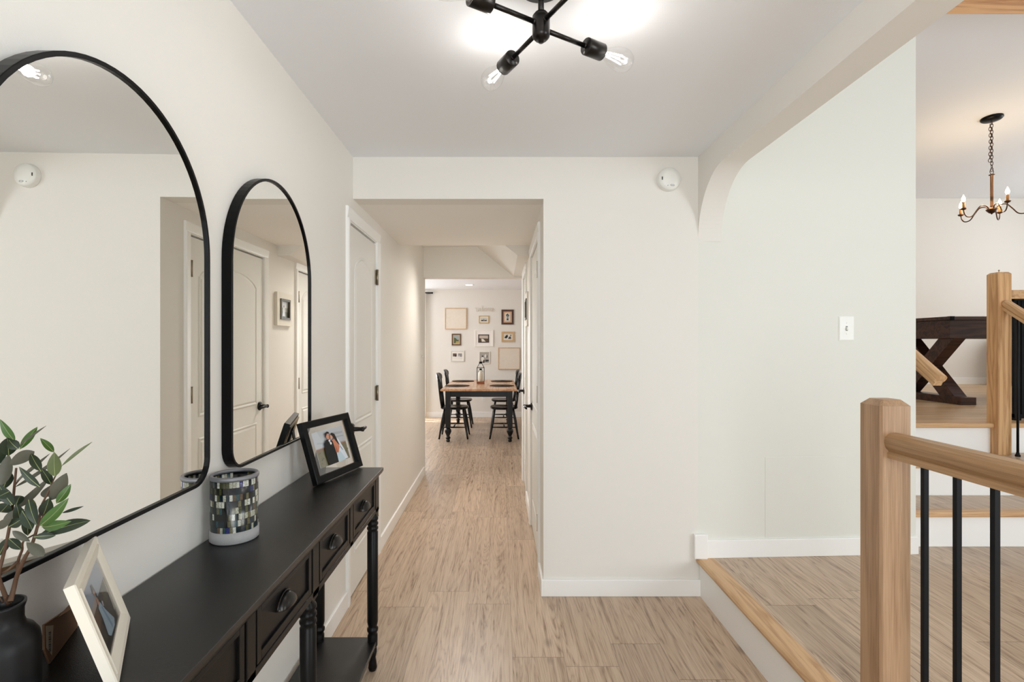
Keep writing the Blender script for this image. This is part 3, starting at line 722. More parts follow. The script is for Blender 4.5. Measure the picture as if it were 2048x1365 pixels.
def spline(P, n=6):
    out = []
    for i in range(len(P)-1):
        p0, p1, p2, p3 = P[max(i-1, 0)], P[i], P[i+1], P[min(i+2, len(P)-1)]
        for k in range(n):
            t = k/n; out.append(.5*((2*p1)+(-p0+p2)*t+(2*p0-5*p1+4*p2-p3)*t*t+(-p0+3*p1-3*p2+p3)*t**3))
    out.append(P[-1]); return out
stems = [[(70, 1310), (95, 1220), (118, 1130), (170, 1010), (215, 930), (255, 800), (290, 640)],
         [(118, 1130), (125, 1030), (150, 960), (160, 900), (240, 850)],
         [(60, 1330), (20, 1230), (-10, 1130), (15, 1020), (45, 900), (80, 700), (98, 520), (110, 400)],
         [(118, 1040), (60, 1090), (0, 1130), (-40, 1200), (20, 1320)],
         [(290, 640), (330, 560), (375, 460), (420, 385)], [(240, 850), (330, 640), (375, 560)], [(98, 520), (140, 470), (200, 420)],
         [(-10, 1130), (-60, 900), (-90, 700), (-80, 500)]]
for k, s_ in enumerate(stems):
    P = spline([lp(x, y, (.0 if k != 3 else .004)+.01*sin(i*1.3+k)) for i, (x, y) in enumerate(s_)]); n = len(P)
    r0 = (.0034, .0022, .0030, .0020, .0014, .0012, .0012, .0025)[k]
    b.tube(P, [r0*(1-.55*i/n) for i in range(n)], 7)
b.build('stem', mat('branch_bark', srgb(80, 56, 38), .7, bump=.5, bscale=300, vary=.25, vscale=60), pl)
G = {'g': mat('leaf_green', srgb(56, 88, 30), .45, vary=.25, vscale=60), 'd': mat('leaf_deep', srgb(30, 44, 26), .5, vary=.3, vscale=60), 'y': mat('leaf_grey', srgb(74, 73, 60), .55, vary=.15, vscale=60), 'o': mat('leaf_olive', srgb(78, 88, 48), .5, vary=.2, vscale=60)}
rib = mat('leaf_rib', srgb(128, 138, 88), .5)
leaves = [
 ('g', (100, 215), (0, 65), 46), ('g', (135, 270), (255, 118), 46), ('y', (135, 240), (315, 110), 14), ('g', (368, 290), (275, 195), 40), ('o', (375, 455), (370, 290), 72), ('o', (420, 385), (630, 220), 20),
 ('g', (385, 640), (483, 508), 52), ('g', (270, 795), (468, 605), 66), ('g', (285, 800), (487, 762), 62), ('d', (265, 858), (618, 757), 76), ('d', (425, 705), (570, 660), 20),
 ('y', (345, 620), (455, 432), 86), ('y', (300, 600), (340, 520), 50), ('d', (290, 730), (335, 605), 74), ('y', (60, 380), (235, 285), 74), ('y', (5, 520), (60, 305), 74), ('y', (100, 530), (478, 265), 24), ('y', (110, 490), (340, 300), 22),
 ('y', (100, 680), (345, 455), 46), ('y', (20, 770), (165, 680), 72), ('d', (272, 528), (130, 390), 42), ('d', (350, 512), (280, 400), 52), ('d', (280, 420), (210, 300), 52), ('y', (300, 1000), (180, 905), 62), ('y', (85, 828), (205, 900), 40),
 ('d', (60, 315), (50, 192), 92), ('d', (125, 270), (60, 205), 60), ('d', (20, 545), (75, 430), 64), ('d', (85, 650), (-10, 510), 60), ('d', (108, 660), (142, 588), 56), ('d', (150, 690), (220, 820), 66), ('d', (195, 615), (252, 790), 60), ('d', (60, 800), (150, 745), 64),
 ('d', (60, 880), (145, 955), 56), ('d', (-10, 1000), (60, 870), 56), ('d', (0, 700), (60, 640), 90), ('o', (200, 600), (250, 700), 36), ('d', (230, 870), (380, 860), 44), ('d', (-60, 400), (20, 240), 90), ('d', (-50, 700), (-150, 560), 70), ('g', (-60, 300), (-120, 120), 60), ('d', (-80, 850), (-180, 760), 70), ('d', (140, 790), (110, 640), 60), ('d', (190, 860), (170, 700), 56), ('d', (240, 690), (180, 640), 50), ('d', (-30, 620), (60, 560), 60), ('y', (-40, 820), (80, 740), 50), ('d', (60, 560), (-20, 600), 60)]
b = MB(); keys = ['g', 'd', 'y', 'o']; rl = random.Random(11)
for k, (c, p0, p1, wd_) in enumerate(leaves):
    d0 = rl.uniform(-.035, .012); d1 = d0+rl.uniform(-.02, .02)
    if p0[0] < -40 or p1[0] < -40: d0 += .02
    A, B = lp(*p0, dy=d0), lp(*p1, dy=d1); L_ = (B-A).length; ax = (B-A).normalized()
    view = ((A+B)/2+o0-Vector((0, 0, EYE))).normalized()
    sd = ax.cross(view).normalized(); nn = sd.cross(ax).normalized()
    hw = wd_/3.413*(VY/FPX)*.5*1.05; N_ = 10; vs = []; fs = []; bend = rl.uniform(-.10, .10)*L_
    cv = .25 if wd_ > 30 else .1
    for i in range(N_+1):
        t = i/N_; wv = hw*(sin(pi*min(1, t**.85))**.8) if 0 < t < 1 else .0002
        c_ = A+ax*L_*t+nn*bend*sin(pi*t)+sd*bend*.3*sin(pi*t)
        for q in (-1, -.5, 0, .5, 1): vs.append(c_+sd*wv*q+nn*abs(q)*wv*cv)
    for i in range(N_):
        for q in range(4): fs.append((i*5+q, i*5+q+1, i*5+q+6, i*5+q+5))
    b.add(vs, fs, keys.index(c), True)
    if wd_ > 36 and c != 'y':
        for off in (-1, 1):
            vs = []; fs = []
            for i in range(N_+1):
                t = i/N_; c_ = A+ax*L_*t+nn*(bend*sin(pi*t)+off*.0005)+sd*bend*.3*sin(pi*t); rr = .00042*(1-.7*t)
                vs += [c_+sd*rr, c_-sd*rr]
            for i in range(N_): fs.append((2*i, 2*i+1, 2*i+3, 2*i+2))
            b.add(vs, fs, 4, True)
b.build('foliage', [G[k] for k in keys]+[rib], pl)

# ------------------------------------------------------------------ ceiling light with four bulbs
HX, HY, HZ = .116, 1.47, 2.275
cl = thing('ceiling_light', 'black four-arm ceiling light with clear pear-shaped bulbs', 'ceiling light', (HX, HY, HZ))
b = MB(); b.lathe([(.066, .130), (.066, .116), (.062, .108), (.012, .104), (.012, .100)][::-1], seg=40); b.build('canopy', M_bronze, cl)
b = MB(); b.tube([(0, 0, .03), (0, 0, .108)], .0085, 14); b.build('stem', M_bronze, cl)
b = MB(); b.lathe([(.007, -.044), (.008, -.037), (.017, -.036), (.024, -.028), (.025, -.022), (.025, .026), (.0235, .0275), (.0245, .030), (.018, .039), (.009, .042)], seg=32); b.build('hub', M_bronze, cl)
glass = clear('bulb_glass', refl=.05); fil = emit('filament_glow', (1, .96, .9, 1), 30)
for k, (ang, dz) in enumerate(((31.5, -.004), (117.5, -.006), (212, .008), (298, .010))):
    A = Matrix.Rotation(radians(ang), 4, 'Z') @ Matrix.Translation((0, 0, dz)) @ Matrix.Rotation(pi/2, 4, 'Y')
    b = MB(); b.tube([(0, 0, .020), (0, 0, .168)], .0068, 12, T=A); b.lathe([(.0075, .020), (.0075, .029)], seg=14, T=A); b.lathe([(.0075, .158), (.0075, .167)], seg=14, T=A); am = b.build('arm', M_bronze, cl)
    b = MB(); b.lathe([(.0235, .165), (.0245, .167), (.0245, .228), (.0225, .229), (.0225, .220)], seg=32, T=A); b.build('lamp_holder', M_bronze, am)
    b = MB(); b.lathe([(.014, .225), (.0145, .236), (.019, .252), (.027, .272), (.033, .292), (.035, .308), (.0335, .324), (.027, .338), (.016, .347), (.004, .350)], seg=32, T=A); bu = b.build('bulb', glass, am)
    b = MB(); b.lathe([(.004, .228), (.004, .245), (.0015, .250)], seg=8, T=A)
    for q in range(6):
        t = q*pi/3; b.tube([(.007*cos(t), .007*sin(t), .252), (.013*cos(t+.3), .013*sin(t+.3), .312)], .0016, 6, T=A)
    b.build('filament', fil, bu)
    pp = A @ Vector((0, 0, .285)); point('bulb_light', Vector((HX, HY, HZ))+pp, 0.65, (1, .94, .87), .018)

# ------------------------------------------------------------------ smoke alarm, switches, outlet
def on_far(px, py, Y=YW): return at(px, py, Y)
p = on_far(1336.5, 360.5)
sa = thing('smoke_alarm', 'round white smoke alarm high on the wall near the ceiling corner', 'smoke alarm', (p.x, YW, p.z))
RX = Matrix.Rotation(pi/2, 4, 'X')
b = MB(); b.lathe([(.064, 0), (.064, .005), (.061, .008), (.061, .024), (.058, .030), (.030, .0335), (.001, .034)], seg=56, T=RX); b.build('housing', M_white, sa)
b = MB(); b.box((-.045, -.0335, -.008), (-.040, -.030, .009)); b.build('vent_slot', M_dark, sa); b = MB(); b.box((-.014, -.034, -.040), (-.011, -.030, -.037)); b.tube([(.004, -.0335, -.039), (.002, -.0335, -.036), (.006, -.0335, -.034), (.020, -.033, -.034), (.024, -.033, -.037), (.022, -.033, -.041), (.006, -.033, -.041), (.004, -.0335, -.039)], .0008, 6); b.build('test_button', M_dark, sa)
def switch(label, loc, rz, name='light_switch', w=.080, h=.126):
    t = thing(name, label, 'light switch', loc, rz)
    b = MB(); b.prism([(-w/2, -h/2), (w/2, -h/2), (w/2, h/2), (-w/2, h/2)], 0, -.003, 'y'); b.prism([(-w/2+.004, -h/2+.004), (w/2-.004, -h/2+.004), (w/2-.004, h/2-.004), (-w/2+.004, h/2-.004)], -.003, -.0055, 'y'); b.build('cover_plate', M_white, t, bevel=.002)
    b = MB(); b.box((-.0052, -.0065, -.013), (.0052, -.0045, .013)); b.build('toggle_slot', mat('slot_grey', srgb(120, 120, 120), .5), t)
    b = MB(); b.prism([(-.0055, -.010), (-.0055, .008), (-.018, -.002), (-.018, -.008)], -.004, .004, 'x'); b.build('toggle', M_white, t, bevel=.001)
    for z in (-.030, .030):
        b = MB(); b.lathe([(.003, 0), (.003, .0012), (.0005, .0016)], (0, 0, 0), 10, T=Matrix.Translation((0, -.0055, z)) @ RX); b.build('screw', M_white, t)
    return t
yaw = math.atan2(.056, 1.238)
sx = 1.93; syy = YW+(sx-XA0)*math.tan(yaw); sx = (1692-1000)*syy/FPX
switch('white toggle light switch on the landing wall above the newel post', (sx, syy, EYE-(657.5-689)*syy/FPX), yaw, h=.134, w=.088)
switch('slim light switch seen edge-on at the far end of the hall', (XL, 5.33, 1.255), R90, w=.07, h=.12)
ou = thing('wall_outlet', 'white wall outlet below the dining table on the back wall', 'outlet', (-.307, 9.81, .355))
b = MB(); b.prism([(-.036, -.058), (.036, -.058), (.036, .058), (-.036, .058)], 0, -.005, 'y'); b.build('cover_plate', M_white, ou, bevel=.002)
b = MB()
for z in (-.02, .02):
    b = MB(); b.prism([(-.014, z-.014), (.014, z-.014), (.016, z), (.014, z+.014), (-.014, z+.014), (-.016, z)], -.005, -.0068, 'y'); so_ = b.build('socket', M_white, ou)
    for x in (-.006, .006):
        b = MB(); b.box((x-.0012, -.0073, z-.004), (x+.0012, -.0066, z+.006)); b.build('slot', M_dark, so_)
# flush access panel low on the landing wall
def on_land(px): t = (px-1000)/FPX; # ray x = t*y ; wall y = YW+(x-XA0)*tan
def land_pt(px, py):
    t = (px-1000)/FPX; y = (YW-XA0*math.tan(yaw))/(1-t*math.tan(yaw)); return Vector((t*y, y, EYE-(py-689)*y/FPX))
a0, a1 = land_pt(1530, 1075), land_pt(1691, 913)
b = MB(); L_ = (Vector((a1.x, a1.y))-Vector((a0.x, a0.y))).length; b.box((0, -.0016, 0), (L_, .0004, a1.z-a0.z)); ap = struct(b.build('trim_4', M_wall2, bevel=.001, loc=(a0.x, a0.y, a0.z), rot=(0, 0, yaw)))

# ------------------------------------------------------------------ hanging picture in the hall (right wall)
hp = thing('wall_picture', 'white wooden wall frame between the two hall doors, seen edge-on', 'picture', (XR, 4.30, 1.53), -R90)
b = MB(); frame_ring(b, .30, .27, .06, -.022, 0); b.build('frame', M_cream, hp)
b = MB(); frame_ring(b, .19, .17, .018, -.030, -.010, z0=.05); b.build('inner_frame', mat('dark_bronze_frame', srgb(72, 64, 50), .4), hp)
art([((150, 150, 140), None), ((96, 98, 84), [(0, 0), (1, 0), (1, .4), (0, .35)]), ((196, 200, 204), [(0, .6), (1, .6), (1, 1), (0, 1)]), ((225, 230, 236), [(.40, .1), (.72, .1), (.60, .6), (.50, .62)]), ((120, 92, 72), ell(.55, .68, .05, .07))], .16, .14, 'photo', hp, y=-.014, up=(0, .065))

# ------------------------------------------------------------------ dining room wall
def px_rect(x0, y0, x1, y1, s=8.53, ox=880, oy=600, Y=9.80):
    a = at(ox+x0/s, oy+y1/s, Y); c = at(ox+x1/s, oy+y0/s, Y); return (a.x+c.x)/2, a.z, c.x-a.x, c.z-a.z
def wall_frame(rect, label, fm, bw, polys, matc=None, mw=0, depth=.02, name='wall_picture', inner=None):
    x, z, w, h = px_rect(*rect)
    t = thing(name, label, 'picture', (x, 9.81, z), group='pictures on the dining room wall')
    b = MB(); frame_ring(b, w, h, bw, -depth, 0); b.build('frame', fm, t, bevel=.002)
    if matc is not None:
        b = MB(); b.box((-w/2+bw*.9, -depth*.6, bw*.9), (w/2-bw*.9, -depth*.3, h-bw*.9)); b.build('mat_board', matc, t)
    if inner:
        ix, iz, iw_, ih_ = px_rect(*inner)
        b = MB(); frame_ring(b, iw_, ih_, .018, -depth*.95, -depth*.5, z0=0); b.build('inner_frame', mat('dark_inner_frame', srgb(60, 42, 34), .4), t, loc=(ix-x, 0, iz-z))
        art(polys, iw_-.03, ih_-.03, 'photo', t, y=-depth*.8, up=(ix-x, iz-z+.015))
    else:
        q = bw+mw; art(polys, w-2*q, h-2*q, 'photo', t, y=-depth*.75, up=(0, q))
    return t
pale = mat('whitewashed_board', srgb(230, 220, 206), .75, vary=.06, vscale=25)
tan = mat('bare_wood_frame', srgb(206, 178, 146), .6, vary=.2, vscale=20)
def board(rect, label):
    x, z, w, h = px_rect(*rect)
    t = thing('wall_board', label, 'wall decoration', (x, 9.81, z), group='pictures on the dining room wall')
    b = MB(); frame_ring(b, w, h, .016, -.03, 0); b.build('frame', tan, t, bevel=.003)
    b = MB(); b.box((-w/2+.012, -.022, .012), (w/2-.012, -.010, h-.012))
    for k in range(1, 9): zz = h*k/9; b.box((-w/2+.014, -.0232, zz-.001), (w/2-.014, -.0218, zz+.001))
    b.build('panel', pale, t)
board((85, 140, 455, 505), 'blank whitewashed square board, upper left of the picture wall')
board((990, 815, 1365, 1190), 'blank whitewashed square board, lower right of the picture wall')
bw_, dk = (238, 232, 222), (60, 56, 52)
wall_frame((663, 272, 835, 402), 'small gold-edged picture just under the welcome sign', mat('gold_edge', srgb(186, 160, 112), .4), .014, [((206, 204, 196), None), (dk, [(.05, .1), (.95, .1), (.9, .45), (.6, .3), (.5, .75), (.4, .4), (.1, .4)]), ((190, 186, 176), [(.45, .2), (.55, .2), (.5, .7)])], mat('mat_cream', srgb(236, 228, 212), .8), .02)
wall_frame((1048, 168, 1257, 422), 'dark brown framed picture, upper right of the picture wall', mat('walnut_frame', srgb(76, 44, 30), .4), .036, [((216, 214, 208), None), ((52, 60, 58), [(.3, .1), (.7, .1), (.62, .5), (.8, .7), (.5, .95), (.2, .75), (.4, .5)]), ((150, 154, 150), [(.4, .3), (.6, .3), (.55, .8), (.45, .7)]), ((230, 224, 214), ell(.2, .25, .12, .1)), ((230, 224, 214), ell(.8, .2, .12, .1))], mat('mat_peach', srgb(218, 176, 142), .8), .028)
wall_frame((200, 580, 358, 780), 'brown framed green landscape picture, left column of the picture wall', mat('brown_frame', srgb(94, 68, 44), .4), .022, [((150, 166, 172), None), ((84, 92, 60), [(0, 0), (1, 0), (1, .5), (.7, .45), (.4, .7), (0, .8)]), ((176, 158, 96), [(.3, 0), (1, 0), (1, .25), (.5, .3)])], mat('mat_tan', srgb(200, 176, 142), .8), .02)
wall_frame((595, 515, 910, 800), 'wide white mount with a small dark-framed path photo, picture wall centre', mat('white_gallery', srgb(240, 236, 230), .6), .02, [((196, 182, 170), None), ((94, 76, 56), [(0, 0), (1, 0), (1, .5), (0, .55)]), ((226, 220, 208), [(.3, 0), (.75, 0), (.5, .4), (.3, .5), (.25, .45)])], mat('mat_white', srgb(242, 238, 232), .8), 0, inner=(652, 592, 836, 732))
wall_frame((1048, 545, 1270, 722), 'tan framed black and white photo, middle right of the picture wall', mat('tan_frame', srgb(200, 168, 126), .5), .036, [((222, 218, 208), None), ((28, 28, 28), [(.05, .3), (.2, .7), (.45, .95), (.5, .5), (.3, .2)]), ((70, 70, 68), [(.5, .1), (.9, .1), (.85, .6), (.65, .55)]), ((40, 40, 40), ell(.85, .8, .08, .1))], mat('mat_ivory', srgb(238, 228, 206), .8), .012)
wall_frame((180, 870, 415, 1055), 'white framed picture of two small photos, lower left of the picture wall', mat('silver_white_frame', srgb(216, 214, 208), .5), .020, [((232, 228, 220), None), ((96, 80, 72), [(0, .45), (.42, .45), (.42, .95), (0, .95)]), ((150, 148, 146), [(.58, .4), (1, .4), (1, .95), (.58, .95)]), ((50, 36, 34), ell(.3, .55, .1, .15)), ((224, 220, 214), [(.6, .35), (.75, .35), (.7, .7)])], mat('mat_white2', srgb(240, 236, 228), .8), .024)
wall_frame((665, 880, 850, 1092), 'pale framed group photo right behind the lantern top', mat('pale_frame', srgb(232, 226, 216), .5), .016, [((168, 164, 156), None), ((226, 224, 218), ell(.3, .35, .16, .22)), ((60, 58, 56), ell(.3, .62, .10, .07)), ((222, 220, 214), ell(.62, .65, .12, .16)), ((50, 50, 50), [(.6, .1), (.98, .15), (.98, .3), (.6, .3)]), ((70, 66, 60), ell(.78, .6, .05, .14)), ((60, 56, 50), [(.3, 0), (.5, 0), (.55, .25), (.4, .3)])])
# welcome script sign
x, z, w_, h_ = px_rect(600, 100, 935, 203)
ws = thing('welcome_sign', 'white cut-out script sign reading welcome on the dining wall', 'sign', (x, 9.81, z), group='pictures on the dining room wall')
strokes = [
 [(0, .50), (.02, .62), (.045, .55), (.05, .30), (.07, .08), (.10, .10), (.115, .35), (.12, .52), (.125, .25), (.15, .08), (.18, .15), (.195, .40), (.19, .58), (.205, .40)],
 [(.205, .40), (.24, .28), (.275, .40), (.27, .55), (.245, .56), (.232, .35), (.25, .12), (.285, .08), (.31, .25), (.345, .70), (.36, .96), (.345, 1.0), (.335, .80), (.335, .30), (.35, .08), (.38, .15)],
 [(.38, .15), (.40, .40), (.435, .56), (.455, .50), (.435, .56), (.41, .40), (.415, .12), (.44, .06), (.475, .15), (.50, .42), (.53, .56), (.56, .50), (.565, .25), (.545, .08), (.515, .10), (.505, .30), (.53, .52), (.58, .48), (.60, .52)],
 [(.60, .52), (.605, .10), (.615, .40), (.64, .56), (.66, .45), (.66, .10), (.67, .40), (.70, .56), (.72, .45), (.725, .10), (.735, .40), (.765, .56), (.785, .40), (.79, .12), (.81, .10)],
 [(.81, .10), (.85, .30), (.895, .45), (.89, .57), (.86, .55), (.85, .30), (.87, .08), (.92, .06), (.97, .22), (1.0, .40)]]
b = MB()
for s_ in strokes:
    P = spline([Vector((-w_/2+u*w_, -.018, v*h_)) for u, v in s_], 5); b.tube(P, .0045, 6)
b.build('lettering', mat('sign_white', srgb(226, 219, 208), .5), ws)

# curtain and rod at the patio door
cr = thing('curtain_rod', 'dark curtain rod at the dining patio door', 'curtain rod', (-1.9, 9.74, 2.34))
b = MB(); b.tube([(-1.15, 0, 0), (.63, 0, 0)], .012, 12); b.build('rod', M_black, cr)
b = MB(); b.lathe([(.012, 0), (.016, .004), (.016, .02), (.006, .024)], T=Matrix.Translation((.62, 0, 0)) @ Matrix.Rotation(pi/2, 4, 'Y')); b.build('finial', M_black, cr)
b = MB()
for x in (-.95, .56):
    b = MB(); b.box((x-.006, 0, -.008), (x+.006, .07, .008)); b.build('bracket', M_black, cr)
b = MB(); n = 60; vs = []; fs = []
for j in range(9):
    z = .02+j*(2.31)/8
    for i in range(n+1):
        u = i/n; x = -.07+.14*u; vs.append((x*(1+.10*(1-j/8)), .028*sin(u*2*pi*4+.3*sin(j)), z))
for j in range(8):
    for i in range(n): q = j*(n+1)+i; fs.append((q, q+1, q+n+2, q+n+1))
b.add(vs, fs, 0, True)
cu = b.build('curtain', mat('curtain_linen', srgb(238, 232, 220), .9), loc=(-1.455, 9.72, 0)); tag(cu, 'white linen curtain hanging at the left of the dining back wall', 'curtain')
s_ = cu.modifiers.new('solid', 'SOLIDIFY'); s_.thickness = .003
# recessed light
rl_ = thing('recessed_light', 'round recessed downlight glowing in the dining room ceiling', 'ceiling light', (-.535, 8.98, ZC))
b = MB(); b.lathe([(.062, -.001), (.062, -.004), (.085, -.006), (.088, -.001)], seg=40, close=False); b.build('trim_ring', M_white, rl_)
b = MB(); b.lathe([(.061, -.002), (.061, -.003)], seg=40); b.build('lens', emit('downlight_lens', (1, .97, .92, 1), 6), rl_)

# ------------------------------------------------------------------ dining table and things on it
TX, TY = -.296, 8.225
dt = thing('dining_table', 'dining table with honey wood top and black turned legs', 'table', (TX, TY, 0))
b = MB(); b.prism([(-.538, .728), (-.538, .742), (-.530, .750), (.530, .750), (.538, .742), (.538, .728), (.525, .722), (-.525, .722)], -.975, .975, 'y'); b.build('table_top', M_honey, dt, bevel=.002)
b = MB()
for s in (-1, 1): b.box((s*.455-.012, -.86, .635), (s*.455+.012, .86, .724)); b.box((-.44, s*.88-.012, .635), (.44, s*.88+.012, .724))
b.build('apron', M_chair, dt)
for sx_ in (-1, 1):
    for sy_ in (-1, 1):
        b = MB(); X, Y = sx_*.437, sy_*.887
        b.box((X-.036, Y-.036, .20), (X+.036, Y+.036, .724))
        b.lathe([(.022, 0), (.026, .012), (.028, .030), (.021, .038), (.034, .048), (.036, .062), (.024, .075), (.022, .088), (.033, .110), (.046, .140), (.047, .160), (.040, .182), (.026, .196), (.034, .204)], (X, Y, 0), 24)
        b.build('leg', M_chair, dt, bevel=.002)
pm = None
for k, (x, y, lb_) in enumerate(((-.643, 7.84, 'near left'), (.028, 7.84, 'near right'), (-.623, 8.80, 'far left'), (.030, 8.80, 'far right'))):
    if pm is None:
        b = MB()
        for j in range(9): r_ = .018+.0205*j; b.tube([(r_*cos(t), r_*sin(t), .0035) for t in [2*pi*q/40 for q in range(40)]], .0034, 6, closed=True)
        for q in range(28): t = 2*pi*q/28; b.tube([(.015*cos(t), .015*sin(t), .0035), (.186*cos(t+.15), .186*sin(t+.15), .0035)], .0022, 5)
        pm = b.build('placemat', M_dark); o = pm
    else: o = pm.copy(); C.objects.link(o)
    o.location = (x, y, .7505); tag(o, 'round dark woven placemat, %s of the four on the dining table' % lb_, 'placemat', 'placemats on the dining table')
la = thing('lantern', 'black metal house-shaped lantern on the dining table', 'lantern', (-.308, 8.26, .7505))
b = MB(); b.box((-.06, -.06, 0), (.06, .06, .035)); b.build('base', wood('lantern_base', srgb(150, 92, 60), srgb(96, 54, 36), axis=0), la, bevel=.002)
b = MB()
for sx_ in (-1, 1):
    for sy_ in (-1, 1): b.tube([(sx_*.056, sy_*.056, .03), (sx_*.056, sy_*.056, .255), (sx_*.018, sy_*.018, .325)], .0035, 6)
b.tube([(x_*.056, y_*.056, .255) for x_, y_ in ((-1, -1), (1, -1), (1, 1), (-1, 1))], .003, 6, closed=True)
b.lathe([(.022, .320), (.026, .325), (.026, .345), (.018, .352)], seg=16)
b.build('cage', M_black, la)
bo = thing('bottle', 'small white bottle with wire collar inside the black lantern', 'bottle', (-.308, 8.26, .786))
b = MB(); b.lathe([(.032, 0), (.035, .004), (.036, .125), (.030, .145), (.014, .170), (.012, .185)], seg=24); b.build('body', mat('milk_glass', srgb(226, 222, 206), .3), bo)
b = MB(); b.lathe([(.017, .182), (.019, .186), (.019, .204), (.014, .208)], seg=16)
for s in (-1, 1): b.tube([(s*.016, 0, .186), (s*.042, 0, .150)], .003, 6)
b.build('stopper', M_black, bo)

# ------------------------------------------------------------------ dining chairs
def make_chair():
    t = thing('dining_chair', '', 'chair', group='black spindle-back dining chairs')
    b = MB(); n = 32; vs = []; fs = []
    def outl(t_): # rounded D seat, front +x
        cx_, sy_ = cos(t_), sin(t_); ex = .62
        x_ = .205*abs(cx_)**ex*(1 if cx_ > 0 else -1); y_ = .215*abs(sy_)**ex*(1 if sy_ > 0 else -1)
        if x_ < 0: y_ *= .92
        return x_, y_
    rings = [(.90, .425), (1.0, .438), (1.0, .450), (.96, .458), (.6, .450), (.15, .447)]
    for sc_, z in rings:
        for k in range(n): x_, y_ = outl(2*pi*k/n); vs.append((x_*sc_, y_*sc_, z))
    for i in range(len(rings)-1):
        for k in range(n): k2 = (k+1) % n; fs.append((i*n+k, i*n+k2, (i+1)*n+k2, (i+1)*n+k))
    fs.append(tuple(range(n))[::-1]); fs.append(tuple((len(rings)-1)*n+k for k in range(n)))
    b.add(vs, fs, 0, True); b.build('seat', M_chair, t)
    LG = {}
    for sx_, sy_ in ((1, 1), (1, -1), (-1, 1), (-1, -1)):
        top = Vector((sx_*.135, sy_*.150, .432)); bot = Vector((sx_*.208, sy_*.205, 0)); LG[(sx_, sy_)] = (top, bot)
        b = MB(); P = [top.lerp(bot, q) for q in (0, .15, .4, .55, .85, 1)]; b.tube(P, [.013, .016, .020, .018, .014, .012], 12); b.build('leg', M_chair, t)
    def on(k, z): a, c = LG[k]; return a.lerp(c, (a.z-z)/a.z)
    for sy_ in (1, -1):
        a, c = on((1, sy_), .17), on((-1, sy_), .17); b = MB(); b.tube([a.lerp(c, q) for q in (0, .3, .5, .7, 1)], [.007, .010, .012, .010, .007], 10); b.build('stretcher', M_chair, t)
    a, c = (on((1, 1), .17)+on((-1, 1), .17))/2, (on((1, -1), .17)+on((-1, -1), .17))/2
    b = MB(); b.tube([a, a.lerp(c, .5), c], [.008, .011, .008], 10); b.build('stretcher', M_chair, t)
    def back(y, z): return Vector((-.175-.055*((z-.45)/.50)**1.0-.030*(1-(y/.20)**2)*((z-.45)/.5), y, z))
    for s in (1, -1):
        b = MB(); P = [back(s*(.150+.035*q), .445+.43*q) for q in (0, .25, .5, .75, 1)]; b.tube(P, [.013, .015, .014, .012, .010], 10); b.build('back_post', M_chair, t)
    for k in range(5):
        y = -.10+.05*k; b = MB(); b.tube([back(y*(1+.15*q), .445+.43*q) for q in (0, .3, .6, .8, 1)], [.006, .0075, .010, .009, .006], 8); b.build('spindle', M_chair, t)
    b = MB(); vs = []; fs = []; m_ = 14
    for i in range(m_+1):
        y = -.205+.41*i/m_; e = 1-(abs(y)/.205)**4*.35
        for dx, z in ((-.012, .858), (.012, .858), (.014, .90), (.010, .858+.095*e), (-.011, .858+.095*e), (-.014, .90)):
            p_ = back(y, z); vs.append((p_.x+dx, y, z))
    for i in range(m_):
        for q in range(6): q2 = (q+1) % 6; fs.append((i*6+q, i*6+q2, (i+1)*6+q2, (i+1)*6+q))
    fs.append(tuple(range(6))); fs.append(tuple(m_*6+q for q in range(6))[::-1])
    b.add(vs, fs, 0, False); b.build('crest_rail', M_chair, t, bevel=.002)
    return t
ch0 = make_chair()
for k, (x, y, rz, lb_) in enumerate(((-.675, 7.74, 0, 'near left'), (-.675, 8.76, 0, 'far left'), (.060, 7.74, pi, 'near right'), (.060, 8.76, pi, 'far right'))):
    o = ch0 if k == 0 else copy_tree(ch0)
    o.location = (x, y, 0); o.rotation_euler = (0, 0, rz); o['label'] = 'black wooden spindle-back chair on the %s side of the dining table' % lb_

# ------------------------------------------------------------------ upper room
CX, CY, CZ = 4.70, 4.97, 2.651
ceil_z = 3.37+.082*(7.1-CY)
cn = thing('chandelier', 'bronze five-arm candle chandelier hanging on a chain in the upper room', 'chandelier', (CX, CY, CZ))
b = MB(); b.lathe([(.03, -.03), (.075, -.022), (.085, -.012), (.085, 0)], seg=32, T=Matrix.Translation((0, 0, ceil_z-CZ)) @ Matrix.Rotation(-math.atan(.082), 4, 'X')); b.build('canopy', M_black, cn)
def link(b, c, h_, w_, rot_):
    P = []
    for q in range(16):
        t = 2*pi*q/16; P.append(Vector((w_*cos(t)*cos(rot_), w_*cos(t)*sin(rot_), h_*sin(t)*(1.0)))+Vector(c))
    b.tube(P, .0028, 5, closed=True)
b = MB(); z = ceil_z-CZ-.03; k = 0; zb = .385
while z > zb+.02: link(b, (0, 0, z-.018), .019, .010, k*pi/2+.4); z -= .030; k += 1
z = ceil_z-CZ-.06; k = 0
while z > .48: link(b, (-.018+.006*cos(z*9), 0, z-.018), .019, .010, k*pi/2+.9); z -= .030; k += 1
link(b, (0, 0, .376), .022, .022, .2)
b.build('chain', M_chain, cn)
b = MB(); b.lathe([(.006, .355), (.022, .350), (.024, .344), (.012, .340), (.012, .05), (.014, .045)][::-1], seg=16); b.build('stem', M_chain, cn)
b = MB(); b.lathe([(.005, -.030), (.008, -.022), (.020, -.018), (.036, 0), (.044, .012), (.044, .018), (.014, .022), (.012, .05)], seg=24); b.build('hub', M_chain, cn)
flame = emit('candle_bulb_glow', (1, .80, .55, 1), 14)
